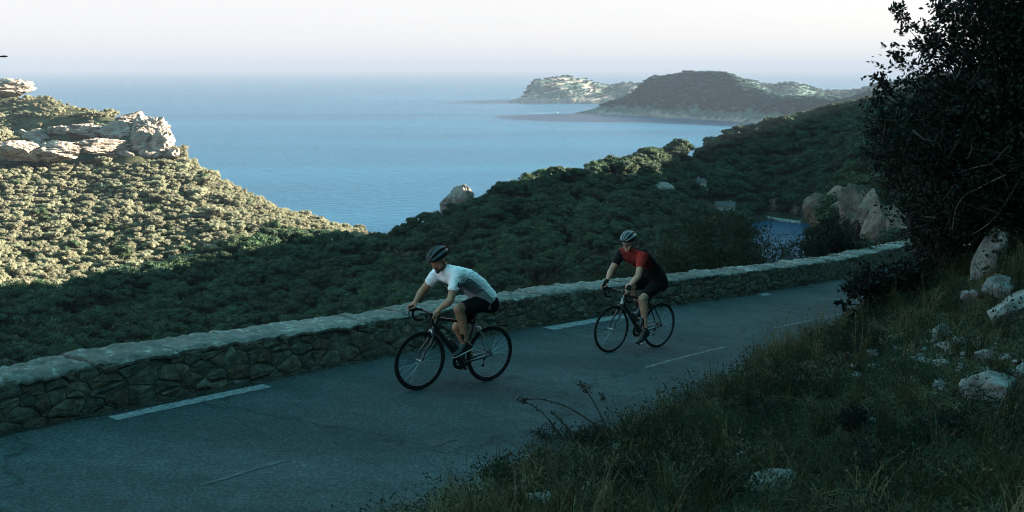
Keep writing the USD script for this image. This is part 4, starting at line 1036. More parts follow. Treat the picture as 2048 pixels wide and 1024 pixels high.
def rider(label, fr, J, look):
    R, o = fr
    th = UsdGeom.Xform.Define(stage, numbered('/World', 'person'))
    T = np.eye(4); T[:3, :3] = R.T; T[3, :3] = o
    UsdGeom.Xformable(th).AddTransformOp().Set(Gf.Matrix4d(*T.ravel().tolist()))
    tag(th, label, 'person')
    S, d, up, ms, mh = torso_sets(J)
    C, f, l, u = head_frame(J['head'], J['pitch'], J['yaw'])
    X = lambda a, b, c: C + f * a + l * b + u * c
    parts = [hull(*S['A'], *S['N']), hull(*S['A'], *S['B']), hull(*S['B'], *S['C']), hull(*S['C'], *S['D']), hull(*S['D'], *S['E'])]
    parts += [hull((ms - d * 0.03 + up * 0.005, 0.055), (X(-0.025, 0, -0.07), 0.052))]
    # head: cranium, face, jaw, chin, nose, ears, brow, lips
    parts += [hull((X(-0.022, 0, 0.035), (0.088, 0.076, 0.085)), (X(0.02, 0, 0.02), (0.075, 0.068, 0.085))),
              hull((X(0.03, 0.028, -0.02), 0.042), (X(0.03, -0.028, -0.02), 0.042), (X(0.045, 0.014, -0.085), 0.026), (X(0.045, -0.014, -0.085), 0.026), (X(-0.02, 0.045, -0.05), 0.022), (X(-0.02, -0.045, -0.05), 0.022)),
              hull((X(0.062, 0.006, -0.100), 0.017), (X(0.062, -0.006, -0.100), 0.017), (X(0.05, 0, -0.085), 0.024)),
              hull((X(0.083, 0, 0.008), 0.008), (X(0.102, 0, -0.030), 0.0105), (X(0.080, 0.012, -0.036), 0.009), (X(0.080, -0.012, -0.036), 0.009)),
              hull((X(0.076, 0.034, 0.020), 0.011), (X(0.080, 0.008, 0.018), 0.010)), hull((X(0.076, -0.034, 0.020), 0.011), (X(0.080, -0.008, 0.018), 0.010)),
              hull((X(0.079, 0.016, -0.061), 0.0065), (X(0.083, 0, -0.058), 0.008), (X(0.079, -0.016, -0.061), 0.0065)), hull((X(0.077, 0.012, -0.071), 0.0065), (X(0.080, 0, -0.071), 0.008), (X(0.077, -0.012, -0.071), 0.0065))]
    for sg in (1, -1):
        parts += [hull((X(-0.018, 0.073 * sg, -0.008), (0.018, 0.009, 0.022)), (X(-0.012, 0.070 * sg, -0.030), (0.010, 0.007, 0.010)))]
    arms = {}
    for s, sg in (('L', 1), ('R', -1)):
        sh, el, ha = (np.array(J[k + s], float) for k in ('sh', 'el', 'hand'))
        wr = J.get('wrist' + s)
        wr = ha + unit(el - ha) * 0.078 + (0, 0, 0.032) if wr is None else np.array(wr, float)
        arms[s] = (sh, el, wr)
        parts += chain([(sh, 0.058), (lerp(sh, el, 0.35), 0.053), (el, 0.040), (lerp(el, wr, 0.28), 0.045), (lerp(el, wr, 0.65), 0.035), (wr, 0.027)])
        parts += hand(ha, sg, wr)
    legs = {}
    for s in 'LR':
        hp, kn, an, he, bl, to = (np.array(J[k + s], float) for k in ('hip', 'knee', 'ankle', 'heel', 'ball', 'toe'))
        legs[s] = (hp, kn, an, he, bl, to)
        parts += chain([(hp, 0.095), (lerp(hp, kn, 0.35), 0.088), (lerp(hp, kn, 0.75), 0.066), (kn, 0.056)])
        back = unit(np.cross(an - kn, (0, 1, 0)));  back = back if back[0] < 0 else -back
        parts += chain([(kn, 0.054), (lerp(kn, an, 0.28) + back * 0.016, 0.057), (lerp(kn, an, 0.6) + back * 0.006, 0.043), (an, 0.033)])
        parts += [hull((an, 0.030), (he + (0.01, 0, 0.012), 0.028), (bl, 0.030)), hull((bl, (0.03, 0.038, 0.022)), (to, (0.02, 0.030, 0.016)))]
    body = solid(parts, 0.011, 10)
    obj('body', body, look['skin'], th, True)
    # jersey with sleeves ending above the elbow
    S2 = torso_sets(J, 0.022)[0]
    jp = [hull(*S2['A'], *[(c, r - 0.006) for c, r in S2['N']]), hull(*S2['A'], *S2['B']), hull(*S2['B'], *S2['C']), hull(*S2['C'], *S2['D'])]
    for s in 'LR':
        sh, el, wr = arms[s]
        jp += chain([(sh, 0.072), (lerp(sh, el, 0.35), 0.068), (lerp(sh, el, look['sleeve']), 0.062)])
    jersey = solid(jp, 0.012, 8)
    w = (np.abs(meshkit.fbm(jersey.vertices * [22, 10, 30] + [3, 0, 0], 3, 4) - 0.5) - 0.1) * 0.034                       # creases
    jersey.vertices = jersey.vertices + jersey.vertex_normals * w[:, None]
    cen = jersey.triangles_center
    cls = look['panels'](cen, jersey.face_normals, dict(d=d, up=up, ms=ms, mh=mh, arms=arms))
    base = None
    for name, key, k in look['pieces']:
        sel = np.where(cls == k)[0]
        if len(sel):
            sub = jersey.submesh([sel], append=True, repair=False)
            pr = obj(name, sub, M[key], th if base is None else base, True)
            base = base or pr
    # collar
    col_c = ms - d * 0.045 + up * 0.012
    ring = [col_c + l * 0.060 * math.cos(a) + unit(np.cross(l, unit(C - col_c))) * 0.060 * math.sin(a) for a in np.linspace(0, 2 * np.pi, 26)]
    obj('collar', tube(ring, 0.014, 8), M[look['collar']], base, True)
    # zip down the chest and the elastic hem
    zl = []
    for t_ in np.linspace(0.02, 0.5, 9):
        o_ = ms + d * np.linalg.norm(mh - ms) * t_
        hit_ = jersey.ray.intersects_location([o_], [-up], multiple_hits=False)[0]
        if len(hit_):
            zl.append(hit_[0] - up * 0.001)
    if len(zl) > 3:
        obj('zip', tube(zl, 0.0035, 5), M['black_cloth'] if look['collar'] != 'white_cloth' else M['grey_cloth'], base, True)
    # shorts
    S3 = torso_sets(J, 0.016)[0]
    sp = [hull(*[(lerp(a[0], b[0], 0.85), a[1] - 0.008) for a, b in zip(S3['C'], S3['D'])], *S3['D']), hull(*S3['D'], *S3['E'])]
    for s in 'LR':
        hp, kn = legs[s][:2]
        sp += chain([(hp, 0.110), (lerp(hp, kn, 0.35), 0.101), (lerp(hp, kn, look['shorts']), 0.082)])
    sh_ = solid(sp, 0.012, 8)
    w = (meshkit.fbm(sh_.vertices * [18, 12, 18], 3, 9) - 0.5) * 0.014
    sh_.vertices = sh_.vertices + sh_.vertex_normals * w[:, None]
    sho = obj('shorts', sh_, M['black_cloth'], th, True)
    # socks and shoes
    for s in 'LR':
        hp, kn, an, he, bl, to = legs[s]
        obj('sock', solid(chain([(lerp(kn, an, look['sock']), 0.038), (lerp(kn, an, 0.9), 0.034), (an, 0.034)]), 0.012, 5), M[look['sockmat']], th, True)
        sole_d = unit(he - to); dn = unit(np.cross(sole_d, (0, 1, 0))); dn = dn if dn[2] < 0 else -dn
        up_ = solid([hull((an + (0, 0, -0.012), 0.034), (he + (0.012, 0, 0.012), 0.034), (bl, (0.035, 0.041, 0.032))), hull((bl, (0.035, 0.043, 0.030)), (to, (0.024, 0.034, 0.020))), hull((an + (0, 0, -0.01), 0.033), (lerp(an, bl, 0.6), 0.036), (bl, 0.034))], 0.012, 6)
        sh = obj('shoe', up_, M['shoe_black'], th, True)
        so = [hull((he + dn * 0.022 + (0.01, 0, 0), (0.034, 0.030, 0.009)), (lerp(he, bl, 0.5) + dn * 0.026, (0.03, 0.028, 0.008)), (bl + dn * 0.026, (0.036, 0.042, 0.009)), (to + dn * 0.016, (0.024, 0.034, 0.009)))]
        obj('sole', solid(so, 0.014, 3), M[look['sole']], sh, True)
    # helmet
    hc = X(-0.014, 0, 0.058)
    fr_, lr_, ur_ = unit(f * 0.97 + u * 0.22 * 0), l, u
    gs, gt = np.meshgrid(np.linspace(0, 1, 21), np.linspace(0, 2 * np.pi, 61)[:-1], indexing='ij')
    ph = gs * math.radians(98)
    cx, cy, cz = np.sin(ph) * np.cos(gt), np.sin(ph) * np.sin(gt), np.cos(ph)
    lat = np.arctan2(cy, np.maximum(cz, 0) + 0.25)
    groove = 0.016 * np.clip(np.cos(lat * 9.0), 0, 1) * smoothstep(0.12, 0.35, ph) * (1 - smoothstep(1.15, 1.45, ph))
    rr = 1 - groove / 0.11
    pt = (0.136 * (1 + 0.05 * cx)) * cx * rr, 0.097 * cy * rr, 0.098 * cz * rr + 0.010 * np.abs(cx) ** 3
    V = hc + pt[0][..., None] * f + pt[1][..., None] * l + pt[2][..., None] * u
    V2 = hc + pt[0][..., None] * f * 0.90 + pt[1][..., None] * l * 0.88 + pt[2][..., None] * u * 0.90
    n_, m_ = gs.shape
    idx = lambda a, b: a * m_ + b % m_
    F = []
    for a in range(n_ - 1):
        for b in range(m_):
            F += [[idx(a, b), idx(a + 1, b), idx(a + 1, b + 1)], [idx(a, b), idx(a + 1, b + 1), idx(a, b + 1)]]
            F += [[n_ * m_ + idx(a, b), n_ * m_ + idx(a + 1, b + 1), n_ * m_ + idx(a + 1, b)], [n_ * m_ + idx(a, b), n_ * m_ + idx(a, b + 1), n_ * m_ + idx(a + 1, b + 1)]]
    for b in range(m_):
        a = n_ - 1
        F += [[idx(a, b), n_ * m_ + idx(a, b), n_ * m_ + idx(a, b + 1)], [idx(a, b), n_ * m_ + idx(a, b + 1), idx(a, b + 1)]]
    hel = obj('helmet', trimesh.Trimesh(np.vstack([V.reshape(-1, 3), V2.reshape(-1, 3)]), np.array(F), process=False), M['helmet_black'], th, True)
    for q, a0 in enumerate(np.radians([-70, -35, 0, 35, 70])):
        line = []
        for t in np.linspace(-1.25, 1.2, 15):
            x_, h_ = math.sin(t), math.cos(t)
            line.append(hc + f * (0.139 * x_ * (1 + 0.05 * x_)) + l * (0.101 * h_ * math.sin(a0)) + u * (0.103 * h_ * max(math.cos(a0), 0.30) + 0.004))
        ribm = look['ribs'][q]
        obj('helmet_rib', tube(line, [0.004] + [look['ribw']] * 13 + [0.004], 8), M[ribm], hel, True)
    for sg in (1, -1):
        obj('chin_strap', cat_mesh([tube([X(0.02, 0.078 * sg, 0.03), X(0.0, 0.074 * sg, -0.04), X(0.02, 0.035 * sg, -0.105), X(0.03, 0.0, -0.118)], 0.004, 5), tube([X(-0.06, 0.075 * sg, 0.03), X(-0.03, 0.076 * sg, -0.02), X(0.0, 0.074 * sg, -0.045)], 0.004, 5)]), M['black_cloth'], hel)
    # hair, beard, eyes or glasses
    obj('hair', solid([hull((X(-0.045, 0, 0.0), (0.062, 0.074, 0.05)), (X(-0.06, 0, -0.03), (0.04, 0.055, 0.03)))], 0.014, 3), M['hair'], th, True)
    for sg in (1, -1):
        e = obj('eye', sph(X(0.071, 0.031 * sg, 0.002), 0.0125, 2), M['eye_white'], th, True)
        obj('iris', sph(X(0.0805, 0.031 * sg, 0.000), 0.006, 1), M['eye'], e, True)
    if look.get('beard'):
        bd = [hull((X(0.052, 0.020, -0.080), 0.027), (X(0.052, -0.020, -0.080), 0.027), (X(0.070, 0, -0.105), 0.022)), hull((X(0.05, 0.03, -0.075), 0.022), (X(-0.012, 0.060, -0.035), 0.017)), hull((X(0.05, -0.03, -0.075), 0.022), (X(-0.012, -0.060, -0.035), 0.017)), hull((X(0.080, 0.018, -0.054), 0.0085), (X(0.087, 0, -0.049), 0.0085), (X(0.080, -0.018, -0.054), 0.0085))]
        obj('beard', solid(bd, 0.01, 4), M['hair'], th, True)
    if look.get('glasses'):
        gl = obj('sunglasses', cat_mesh([solid([hull((X(0.092, 0.012, 0.006), (0.006, 0.010, 0.016)), (X(0.082, 0.046, 0.006), (0.006, 0.010, 0.015)))], 0.01, 2) if sg > 0 else solid([hull((X(0.092, -0.012, 0.006), (0.006, 0.010, 0.016)), (X(0.082, -0.046, 0.006), (0.006, 0.010, 0.015)))], 0.01, 2) for sg in (1, -1)]), M['lens'], th, True)
        for sg in (1, -1):
            obj('temple_arm', tube([X(0.080, 0.056 * sg, 0.012), X(0.03, 0.076 * sg, 0.012), X(-0.015, 0.080 * sg, 0.004)], 0.003, 5), M['lens'], gl)
    if look.get('gloves'):
        for s, sg in (('L', 1), ('R', -1)):
            H = np.array(J['hand' + s], float); wr = arms[s][2]; y = np.array((0, sg * 1.0, 0)); k0 = H + (0.004, 0, 0.040) + y * 0.012
            g = solid([hull((lerp(wr, k0, 0.1), 0.029), (lerp(wr, k0, 0.45), 0.029)), hull((lerp(wr, k0, 0.45) + y * 0.012, 0.024), (lerp(wr, k0, 0.45) - y * 0.016, 0.023), (k0 + (0.016, 0, -0.004) + y * 0.006, 0.018), (k0 + (-0.034, 0, -0.006) + y * 0.015, 0.018))], 0.011, 4)
            gv = obj('glove', g, M['black_cloth'], th, True)
            obj('glove_trim', tube([lerp(wr, k0, 0.55) + y * 0.030 + (0, 0, 0.012), lerp(wr, k0, 0.6) + (0, 0, 0.030), lerp(wr, k0, 0.65) - y * 0.022 + (0, 0, 0.016)], 0.007, 6), M['helmet_white'], gv, True)
    return th, dict(d=d, up=up, ms=ms, mh=mh, arms=arms, body=body, base=base, shorts_part=sho, X=X, jersey=jersey, shorts=sh_)

def patch_on(mesh, P, n, w, h, lift, along_v, name, material, parent):
    """small flat print laid on a mesh near P"""
    a = unit(along_v - n * (np.dot(along_v, n))); b = np.cross(n, a)
    g = [(-w, -h), (w, -h), (w, h), (-w, h)]
    c = np.array([P + a * x * 0.5 + b * y * 0.5 + n * lift for x, y in g])
    c2 = c - n * (lift + 0.004)
    v = np.vstack([c, c2])
    f = [[0, 1, 2], [0, 2, 3]] + [t for k in range(4) for t in ([k, k + 4, (k + 1) % 4 + 4], [k, (k + 1) % 4 + 4, (k + 1) % 4])]
    return obj(name, trimesh.Trimesh(v, np.array(f), process=False), material, parent)

def panels1(c, n, g):
    rel = c - g['ms']
    t = rel @ g['d'] / np.linalg.norm(g['mh'] - g['ms'])
    h = rel @ g['up']
    inarm = np.zeros(len(c), bool)
    for s in 'LR':
        sh, el, wr = g['arms'][s]
        ax = unit(el - sh); q = (c - sh) @ ax
        dist = np.linalg.norm(c - sh - np.clip(q, 0, 1)[:, None] * ax, axis=1)
        inarm |= (q > 0.03) & (dist < 0.078)
    side = (np.abs(c[:, 1]) > 0.045) | (h < 0)
    lim = 0.035 + 0.035 * np.sin(np.clip(t, 0, 1) * np.pi)
    return np.where(~inarm & (t > 0.16) & (h < lim) & side, 1, 0)
def panels2(c, n, g):
    rel = c - g['ms']
    L = np.linalg.norm(g['mh'] - g['ms'])
    t = rel @ g['d'] / L; h = rel @ g['up']
    out = np.full(len(c), 2)                                      # black
    out[(h < 0.03) & (t < 0.42)] = 1                              # red chest
    for s in 'LR':
        sh, el, wr = g['arms'][s]
        ax = unit(el - sh); q = (c - sh) @ ax
        dist = np.linalg.norm(c - sh - np.clip(q, 0, 1)[:, None] * ax, axis=1)
        out[(q > -0.01) & (dist < 0.085)] = 0 if s == 'L' else 2
    return out
J1 = dict(shL=(0.690, 0.180, 1.345), shR=(0.690, -0.180, 1.315), hipL=(0.160, 0.088, 0.985), hipR=(0.160, -0.088, 0.985), back=0.085,
          elL=(0.812, 0.262, 1.068), elR=(0.842, -0.262, 1.085), handL=(0.962, 0.205, 0.889), handR=(0.985, -0.205, 0.895), head=(0.822, 0.0, 1.475), pitch=-0.52, yaw=0.12,
          kneeL=(0.585, 0.112, 0.930), ankleL=(0.452, 0.118, 0.528), heelL=(0.384, 0.122, 0.470), ballL=(0.528, 0.118, 0.432), toeL=(0.612, 0.122, 0.392),
          kneeR=(0.430, -0.112, 0.655), ankleR=(0.190, -0.118, 0.300), heelR=(0.135, -0.122, 0.262), ballR=(0.268, -0.118, 0.203), toeR=(0.345, -0.122, 0.158))
th1, G1 = rider('person in a white cycling jersey and black helmet, bent low over the nearer bicycle', BIKE1, J1,
                dict(skin=M['skin_a'], sleeve=0.52, panels=panels1, pieces=[('jersey', 'white_cloth', 0), ('jersey_side_panel', 'grey_cloth', 1)], collar='white_cloth', shorts=0.74, sock=0.72, sockmat='black_cloth', sole='sole_white', ribs=['helmet_black', 'helmet_grey', 'helmet_black', 'helmet_grey', 'helmet_black'], ribw=0.006, beard=True))
J2 = dict(shL=(0.700, 0.178, 1.438), shR=(0.745, -0.178, 1.405), hipL=(0.190, 0.088, 1.000), hipR=(0.190, -0.088, 1.000), back=0.070,
          elL=(0.808, 0.235, 1.130), elR=(0.868, -0.235, 1.135), handL=(0.975, 0.205, 0.898), handR=(0.982, -0.205, 0.902), head=(0.842, 0.02, 1.575), pitch=-0.38, yaw=0.22,
          kneeL=(0.545, 0.112, 0.765), ankleL=(0.412, 0.118, 0.330), heelL=(0.352, 0.122, 0.262), ballL=(0.484, 0.118, 0.188), toeL=(0.566, 0.122, 0.140),
          kneeR=(0.595, -0.112, 0.905), ankleR=(0.280, -0.118, 0.595), heelR=(0.215, -0.122, 0.540), ballR=(0.352, -0.118, 0.492), toeR=(0.435, -0.122, 0.455))
th2, G2 = rider('person in a red and black jersey and white-ribbed helmet riding the farther bicycle', BIKE2, J2,
                dict(skin=M['skin_b'], sleeve=0.50, panels=panels2, pieces=[('jersey', 'red_cloth', 0), ('jersey_front', 'dark_red_cloth', 1), ('jersey_back', 'black_cloth', 2)], collar='red_cloth', shorts=0.70, sock=0.62, sockmat='black_cloth', sole='shoe_black', ribs=['helmet_white'] * 5, ribw=0.0052, glasses=True, gloves=True))
# small white print on the nearer rider's shorts
hp_ = np.array(J1['hipL']); kn_ = np.array(J1['kneeL'])
_q = G1['shorts'].ray.intersects_location([lerp(hp_, kn_, 0.10) + np.array([0, 0.3, -0.02])], [[0, -1, 0]], multiple_hits=False)[0]
if len(_q):
    for a_, b_, c_ in ((0.0, 0.0, 0.030), (0.012, -0.014, 0.022), (-0.004, -0.030, 0.016)):
        obj('shorts_print', tube([_q[0] + (a_ - 0.006, 0.003, b_ + c_ / 2), _q[0] + (a_, 0.004, b_), _q[0] + (a_ + 0.006, 0.003, b_ - c_ / 2)], 0.003, 5), M['helmet_white'], G1['shorts_part'])
# sleeve prints
sh, el, _ = G1['arms']['L']; ax_ = unit(el - sh); out_ = unit(np.array((-0.25, 1.0, 0.0)) - ax_ * np.dot((-0.25, 1.0, 0.0), ax_))
P_ = lerp(sh, el, 0.40) + out_ * 0.066
pp_ = patch_on(None, P_, out_, 0.050, 0.050, 0.006, ax_, 'sleeve_patch', M['black_cloth'], G1['base'])
patch_on(None, P_ + out_ * 0.003, out_, 0.030, 0.010, 0.006, ax_, 'patch_mark', M['helmet_white'], G1['base'])
sh, el, _ = G2['arms']['L']; ax_ = unit(el - sh)
obj('sleeve_badge', solid([hull((lerp(sh, el, 0.40) + np.array((0.012, 0.045, 0.0)), (0.018, 0.020, 0.018)))], 0.012, 1), M['bright_red'], G2['base'], True)
# ------------------------------------------------------------------ cliffs, boulders, the cove
def rock(seed, size, sub=4, planes=14, rough=0.10, freq=2.2, flat=0.25, strata=0.0, lo=0.72, hi=1.0, zs=1.0):
    """angular stone: a ball cut by random planes, then broken up with noise; size = half extents"""
    r = np.random.default_rng(seed)
    s = trimesh.creation.icosphere(sub)
    p = s.vertices.copy()
    n = r.normal(0, 1, (planes, 3)); n /= np.linalg.norm(n, axis=1, keepdims=True)
    dd = r.uniform(lo, hi, planes)
    dots = p @ n.T
    k = np.where(dots > 1e-3, dd / np.maximum(dots, 1e-3), 9).min(1)
    k = np.minimum(k, 1.12)
    v = p * k[:, None]
    q = v * freq * np.array([1, 1, zs]) + r.uniform(0, 90, 3)
    rid = 1 - np.abs(meshkit.fbm(q, 5, seed) * 2 - 1) * 2
    v = v * (1 + rough * (rid - 0.5))[:, None]
    if strata:
        v += p * (strata * (np.abs(((v[:, 2] * 5 + meshkit.fbm(q * 0.5, 3, seed + 3) * 2.5) % 1) - 0.5) - 0.25))[:, None] * [1, 1, 0.2]
    v = v * np.asarray(size)
    return trimesh.Trimesh(v, s.faces, process=False)

def rot_z(m, a):
    m.apply_transform(trimesh.transformations.rotation_matrix(a, (0, 0, 1))); return m

def ground_at(x, y, d0=1.5, d1=900):
    r = ray(x, y); r = r / math.hypot(r[0], r[1])
    ds = np.exp(np.linspace(math.log(d0), math.log(d1), 1600))
    P = r[None] * ds[:, None]
    hit = np.nonzero(P[:, 2] < height(P[:, :2]))[0]
    return P[hit[0]] if len(hit) else None

def at_dist(x, y, d):
    r = ray(x, y); return r / math.hypot(r[0], r[1]) * d

def place_rock(name, label, cat, x, y, d, size, seed, material, rz=0.0, group=None, smooth=32, drop=0.0, **kw):
    P = at_dist(x, y, d) - np.array([0, 0, drop])
    m = rock(seed, size, **kw)
    rz = rz + math.atan2(P[0], P[1]) * -1
    rot_z(m, rz)
    m.apply_translation(P)
    o = obj(name, m, material, smooth=smooth, origin=P)
    tag(o, label, cat, group)
    return m

LIME, TAN = M['limestone'], M['tan_rock']
big = dict(sub=5, planes=40, rough=0.30, freq=3.0, strata=0.03, lo=0.55, hi=1.0)
LC = 'pale cliffs on the sunlit hillside'
# left hillside cliffs (column, row, distance, half extents along view-right / depth / up)
for q, (x, y, d, sx, sy, sz, lab) in enumerate((
        (298, 260, 438, 10.5, 9, 8.5, 'tall pale limestone cliff at the seaward end of the sunlit hillside'),
        (282, 284, 428, 5.5, 5, 7.5, 'shaded grey rock buttress left of the tall seaward cliff'),
        (236, 262, 444, 12, 7, 5.6, 'broken pale rock face above the bushes in the middle of the cliff band'),
        (176, 262, 450, 10, 7, 4.2, 'rounded pale rock outcrop on the left part of the cliff band'),
        (200, 294, 424, 14, 7, 4.2, 'low ledge of pale rock under the rounded outcrop'),
        (112, 300, 420, 12, 7, 4.4, 'grey shaded ledge of rock low on the left hillside'),
        (45, 302, 420, 11, 6, 5.0, 'small grey ledge of rock at the far left of the hillside'),
        (262, 243, 456, 9, 7, 4.0, 'pale rock crest just under the skyline above the cliff'),
        (120, 262, 462, 8, 5, 3.0, 'thin pale rock band among dark bushes on the left hillside'),
        (322, 290, 426, 7.0, 6, 7.0, 'pale rock foot jutting towards the sea below the tall cliff'),
        (347, 306, 422, 3.4, 3.4, 3.2, 'small pale rock below and seaward of the rock foot'),
        (12, 176, 570, 15, 9, 6.5, 'pale rocky summit crag at the top left of the hillside'))):
    place_rock('limestone_cliff', lab, 'rock', x, y, d, (sx, sy, sz), 300 + q, LIME, rz=0.3 * math.sin(q * 2.1), **big)
rngL = np.random.default_rng(61)
for q in range(60):
    x = rngL.uniform(40, 350)
    y = rngL.choice([247, 268, 288, 303]) + rngL.normal(0, 6) + (x - 200) * 0.03
    P = ground_at(x, min(max(y, 232), 318), 380, 620)
    if P is None or (y < 255 and x < 170):
        continue
    sz = rngL.uniform(1.2, 3.4)
    place_rock('broken_rock', 'broken pale rock in the cliff band of the sunlit hillside', 'rock', x, min(max(y, 232), 318), math.hypot(P[0], P[1]), (sz * rngL.uniform(1.0, 1.9), sz, sz * rngL.uniform(0.7, 1.3)), 1300 + q, LIME, rz=rngL.uniform(-.6, .6), group='broken rocks of the hillside cliff band', sub=3, planes=22, rough=0.26, freq=2.2, lo=0.55)
for q, (x, y, d, s, lab) in enumerate(((904, 411, 301, (3.4, 2.6, 3.6), 'lower sunlit rock on the point above the sea'), (919, 398, 301, (2.8, 2.2, 3.6), 'middle sunlit rock on the point above the sea'), (932, 391, 302, (2.4, 2.0, 3.2), 'uppermost sunlit rock on the point above the sea'))):
    place_rock('rock_outcrop', lab, 'rock', x, y, d, s, 340 + q, LIME, sub=4, planes=14, rough=0.22, freq=2.4)
place_rock('rock_outcrop', 'rounded grey rock standing out of the shaded forest below the ridge', 'rock', 1316, 386, 330, (5.4, 4.5, 3.4), 351, LIME, sub=4, planes=14, rough=0.16, freq=2.0)
place_rock('rock_outcrop', 'small white rock in the dark forest behind the second rider', 'rock', 1166, 436, 262, (0.9, 0.9, 1.1), 352, LIME, sub=3, planes=10)
# the cove's cliffs and the cliff below the road
for q, (x, y, d, sx, sy, sz, lab, ma) in enumerate((
        (1548, 408, 466, 6.0, 5, 5.2, 'pointed tan rock at the water\'s edge of the cove', TAN),
        (1592, 418, 462, 3.2, 4, 4.4, 'narrow tan rock right of the pointed rock at the cove', TAN),
        (1622, 424, 458, 4.5, 5, 7.0, 'grey-green rock face right of the narrow tan rock at the cove', TAN),
        (1720, 424, 107, 2.4, 2.4, 2.9, 'big pale tan cliff face behind the far end of the wall', TAN),
        (1776, 450, 102, 2.5, 2.3, 2.8, 'lower ochre cliff face beside the far end of the wall', TAN),
        (1806, 470, 110, 1.5, 1.8, 1.6, 'ochre rock at the foot of the cliff by the wall\'s end', TAN),
        (1684, 404, 122, 2.6, 1.8, 2.2, 'small grey rock above the left end of the big cliff', TAN),
        (1748, 484, 112, 3.6, 2.4, 1.9, 'rubble slope of tan rock under the big cliff', TAN))):
    place_rock('tan_cliff', lab, 'rock', x, y, d, (sx, sy, sz), 380 + q, ma, rz=0.2 * math.cos(q * 1.7), sub=5, planes=30, rough=0.26, freq=3.6, strata=0.0, lo=0.55, zs=0.4)
for q, (x, y, d, sx, sz) in enumerate(((1636, 418, 126, 1.0, 2.3), (1655, 430, 122, 1.2, 1.7), (1690, 430, 110, 1.1, 2.3), (1708, 446, 106, 1.2, 1.9), (1742, 430, 103, 1.2, 2.5), (1758, 448, 101, 1.1, 2.0), (1795, 462, 99, 1.2, 1.7), (1728, 404, 110, 1.0, 1.6), (1675, 452, 112, 1.3, 1.6), (1815, 474, 98, 0.9, 1.1))):
    place_rock('jagged_rock', 'jagged tan rock in the cliff behind the far end of the wall', 'rock', x, y, d, (sx * 1.6, sx * 1.2, sz), 420 + q, TAN, rz=1.3 * q, group='jagged rocks of the cliff behind the wall', smooth=20, sub=4, planes=30, rough=0.24, freq=2.6, lo=0.62, zs=0.45)
# breakwater in the cove
rngB = np.random.default_rng(9)
bw = []
for t in np.linspace(0, 1, 46):
    rr_ = ray(1500 + 98 * t, 429 + 15 * t); P = rr_ * ((SEA + 1.0) / rr_[2])
    for k in range(2):
        m = rock(int(rngB.integers(1e6)), rngB.uniform(0.5, 0.95, 3), sub=1, planes=7, rough=0.05)
        m.apply_translation([P[0] + rngB.uniform(-.6, .6), P[1] + rngB.uniform(-.8, .8), SEA + rngB.uniform(0.0, 0.9)])
        bw.append(m)
M['breakwater'] = noisy('breakwater_stone', [(0.3, (0.22, 0.22, 0.21)), (0.7, (0.48, 0.47, 0.45))], scale=0.6, rough=0.95)
tag(obj('breakwater', cat_mesh(bw), M['breakwater']), 'pale stone breakwater edging the small cove', 'breakwater')
# two houses among the trees by the cove
M['house_wall'], M['house_roof'], M['pane'] = noisy('house_plaster', [(0.3, (0.26, 0.25, 0.23)), (0.7, (0.42, 0.41, 0.39))], scale=1.5), noisy('house_roof', [(0.3, (0.07, 0.062, 0.058)), (0.7, (0.14, 0.12, 0.11))], scale=2.5, bump=0.5), plain('window_glass', (0.03, 0.04, 0.05), rough=0.1)
M['house_white'] = noisy('white_plaster', [(0.3, (0.55, 0.55, 0.54)), (0.7, (0.72, 0.72, 0.71))], scale=1.5)
def bx(c, s):
    return trimesh.creation.box(s, transform=trimesh.transformations.translation_matrix(c))
def house(label, x, y, d, w, dp, h, rz, wm):
    P = at_dist(x, y, d); P[2] = height(P[None, :2])[0] - 0.2
    t = thing('house', label, 'house', P, rz)
    wl = obj('wall', bx((0, 0, h / 2), (w, dp, h)), wm, t)
    rf = np.array([(-w / 2 - .3, -dp / 2 - .35, h), (w / 2 + .3, -dp / 2 - .35, h), (w / 2 + .3, dp / 2 + .35, h), (-w / 2 - .3, dp / 2 + .35, h), (-w / 2 - .3, 0, h + dp * .32), (w / 2 + .3, 0, h + dp * .32)])
    r = obj('roof', trimesh.Trimesh(rf, [[0, 1, 5], [0, 5, 4], [2, 3, 4], [2, 4, 5], [1, 2, 5], [3, 0, 4], [0, 2, 1], [0, 3, 2]], process=False), M['house_roof'], t)
    obj('chimney', bx((w * .25, dp * .15, h + dp * .32), (.6, .6, 1.1)), wm, r)
    for k in range(3):
        wn = obj('window', bx((-w * .32 + k * w * .32, -dp / 2 - .01, h * .58), (1.0, .12, 1.2)), M['house_white'], t)
        obj('pane', bx((-w * .32 + k * w * .32, -dp / 2 - .05, h * .58), (.8, .08, 1.0)), M['pane'], wn)
    obj('door', bx((w * .16, -dp / 2 - .03, 1.0), (.9, .08, 2.0)), M['bark'], t)
    obj('terrace', bx((0, -dp / 2 - 1.4, 0.35), (w * 0.9, 2.6, 0.3)), M['house_white'], t)
    return P
HOUSES = [house('small house with a grey roof among the trees left of the cove', 1450, 424, 436, 8.5, 6, 4.2, -0.35, M['house_wall']),
          house('low grey-roofed house half hidden by trees farther left of the cove', 1386, 404, 415, 9.5, 5, 3.2, 0.25, M['house_wall'])]

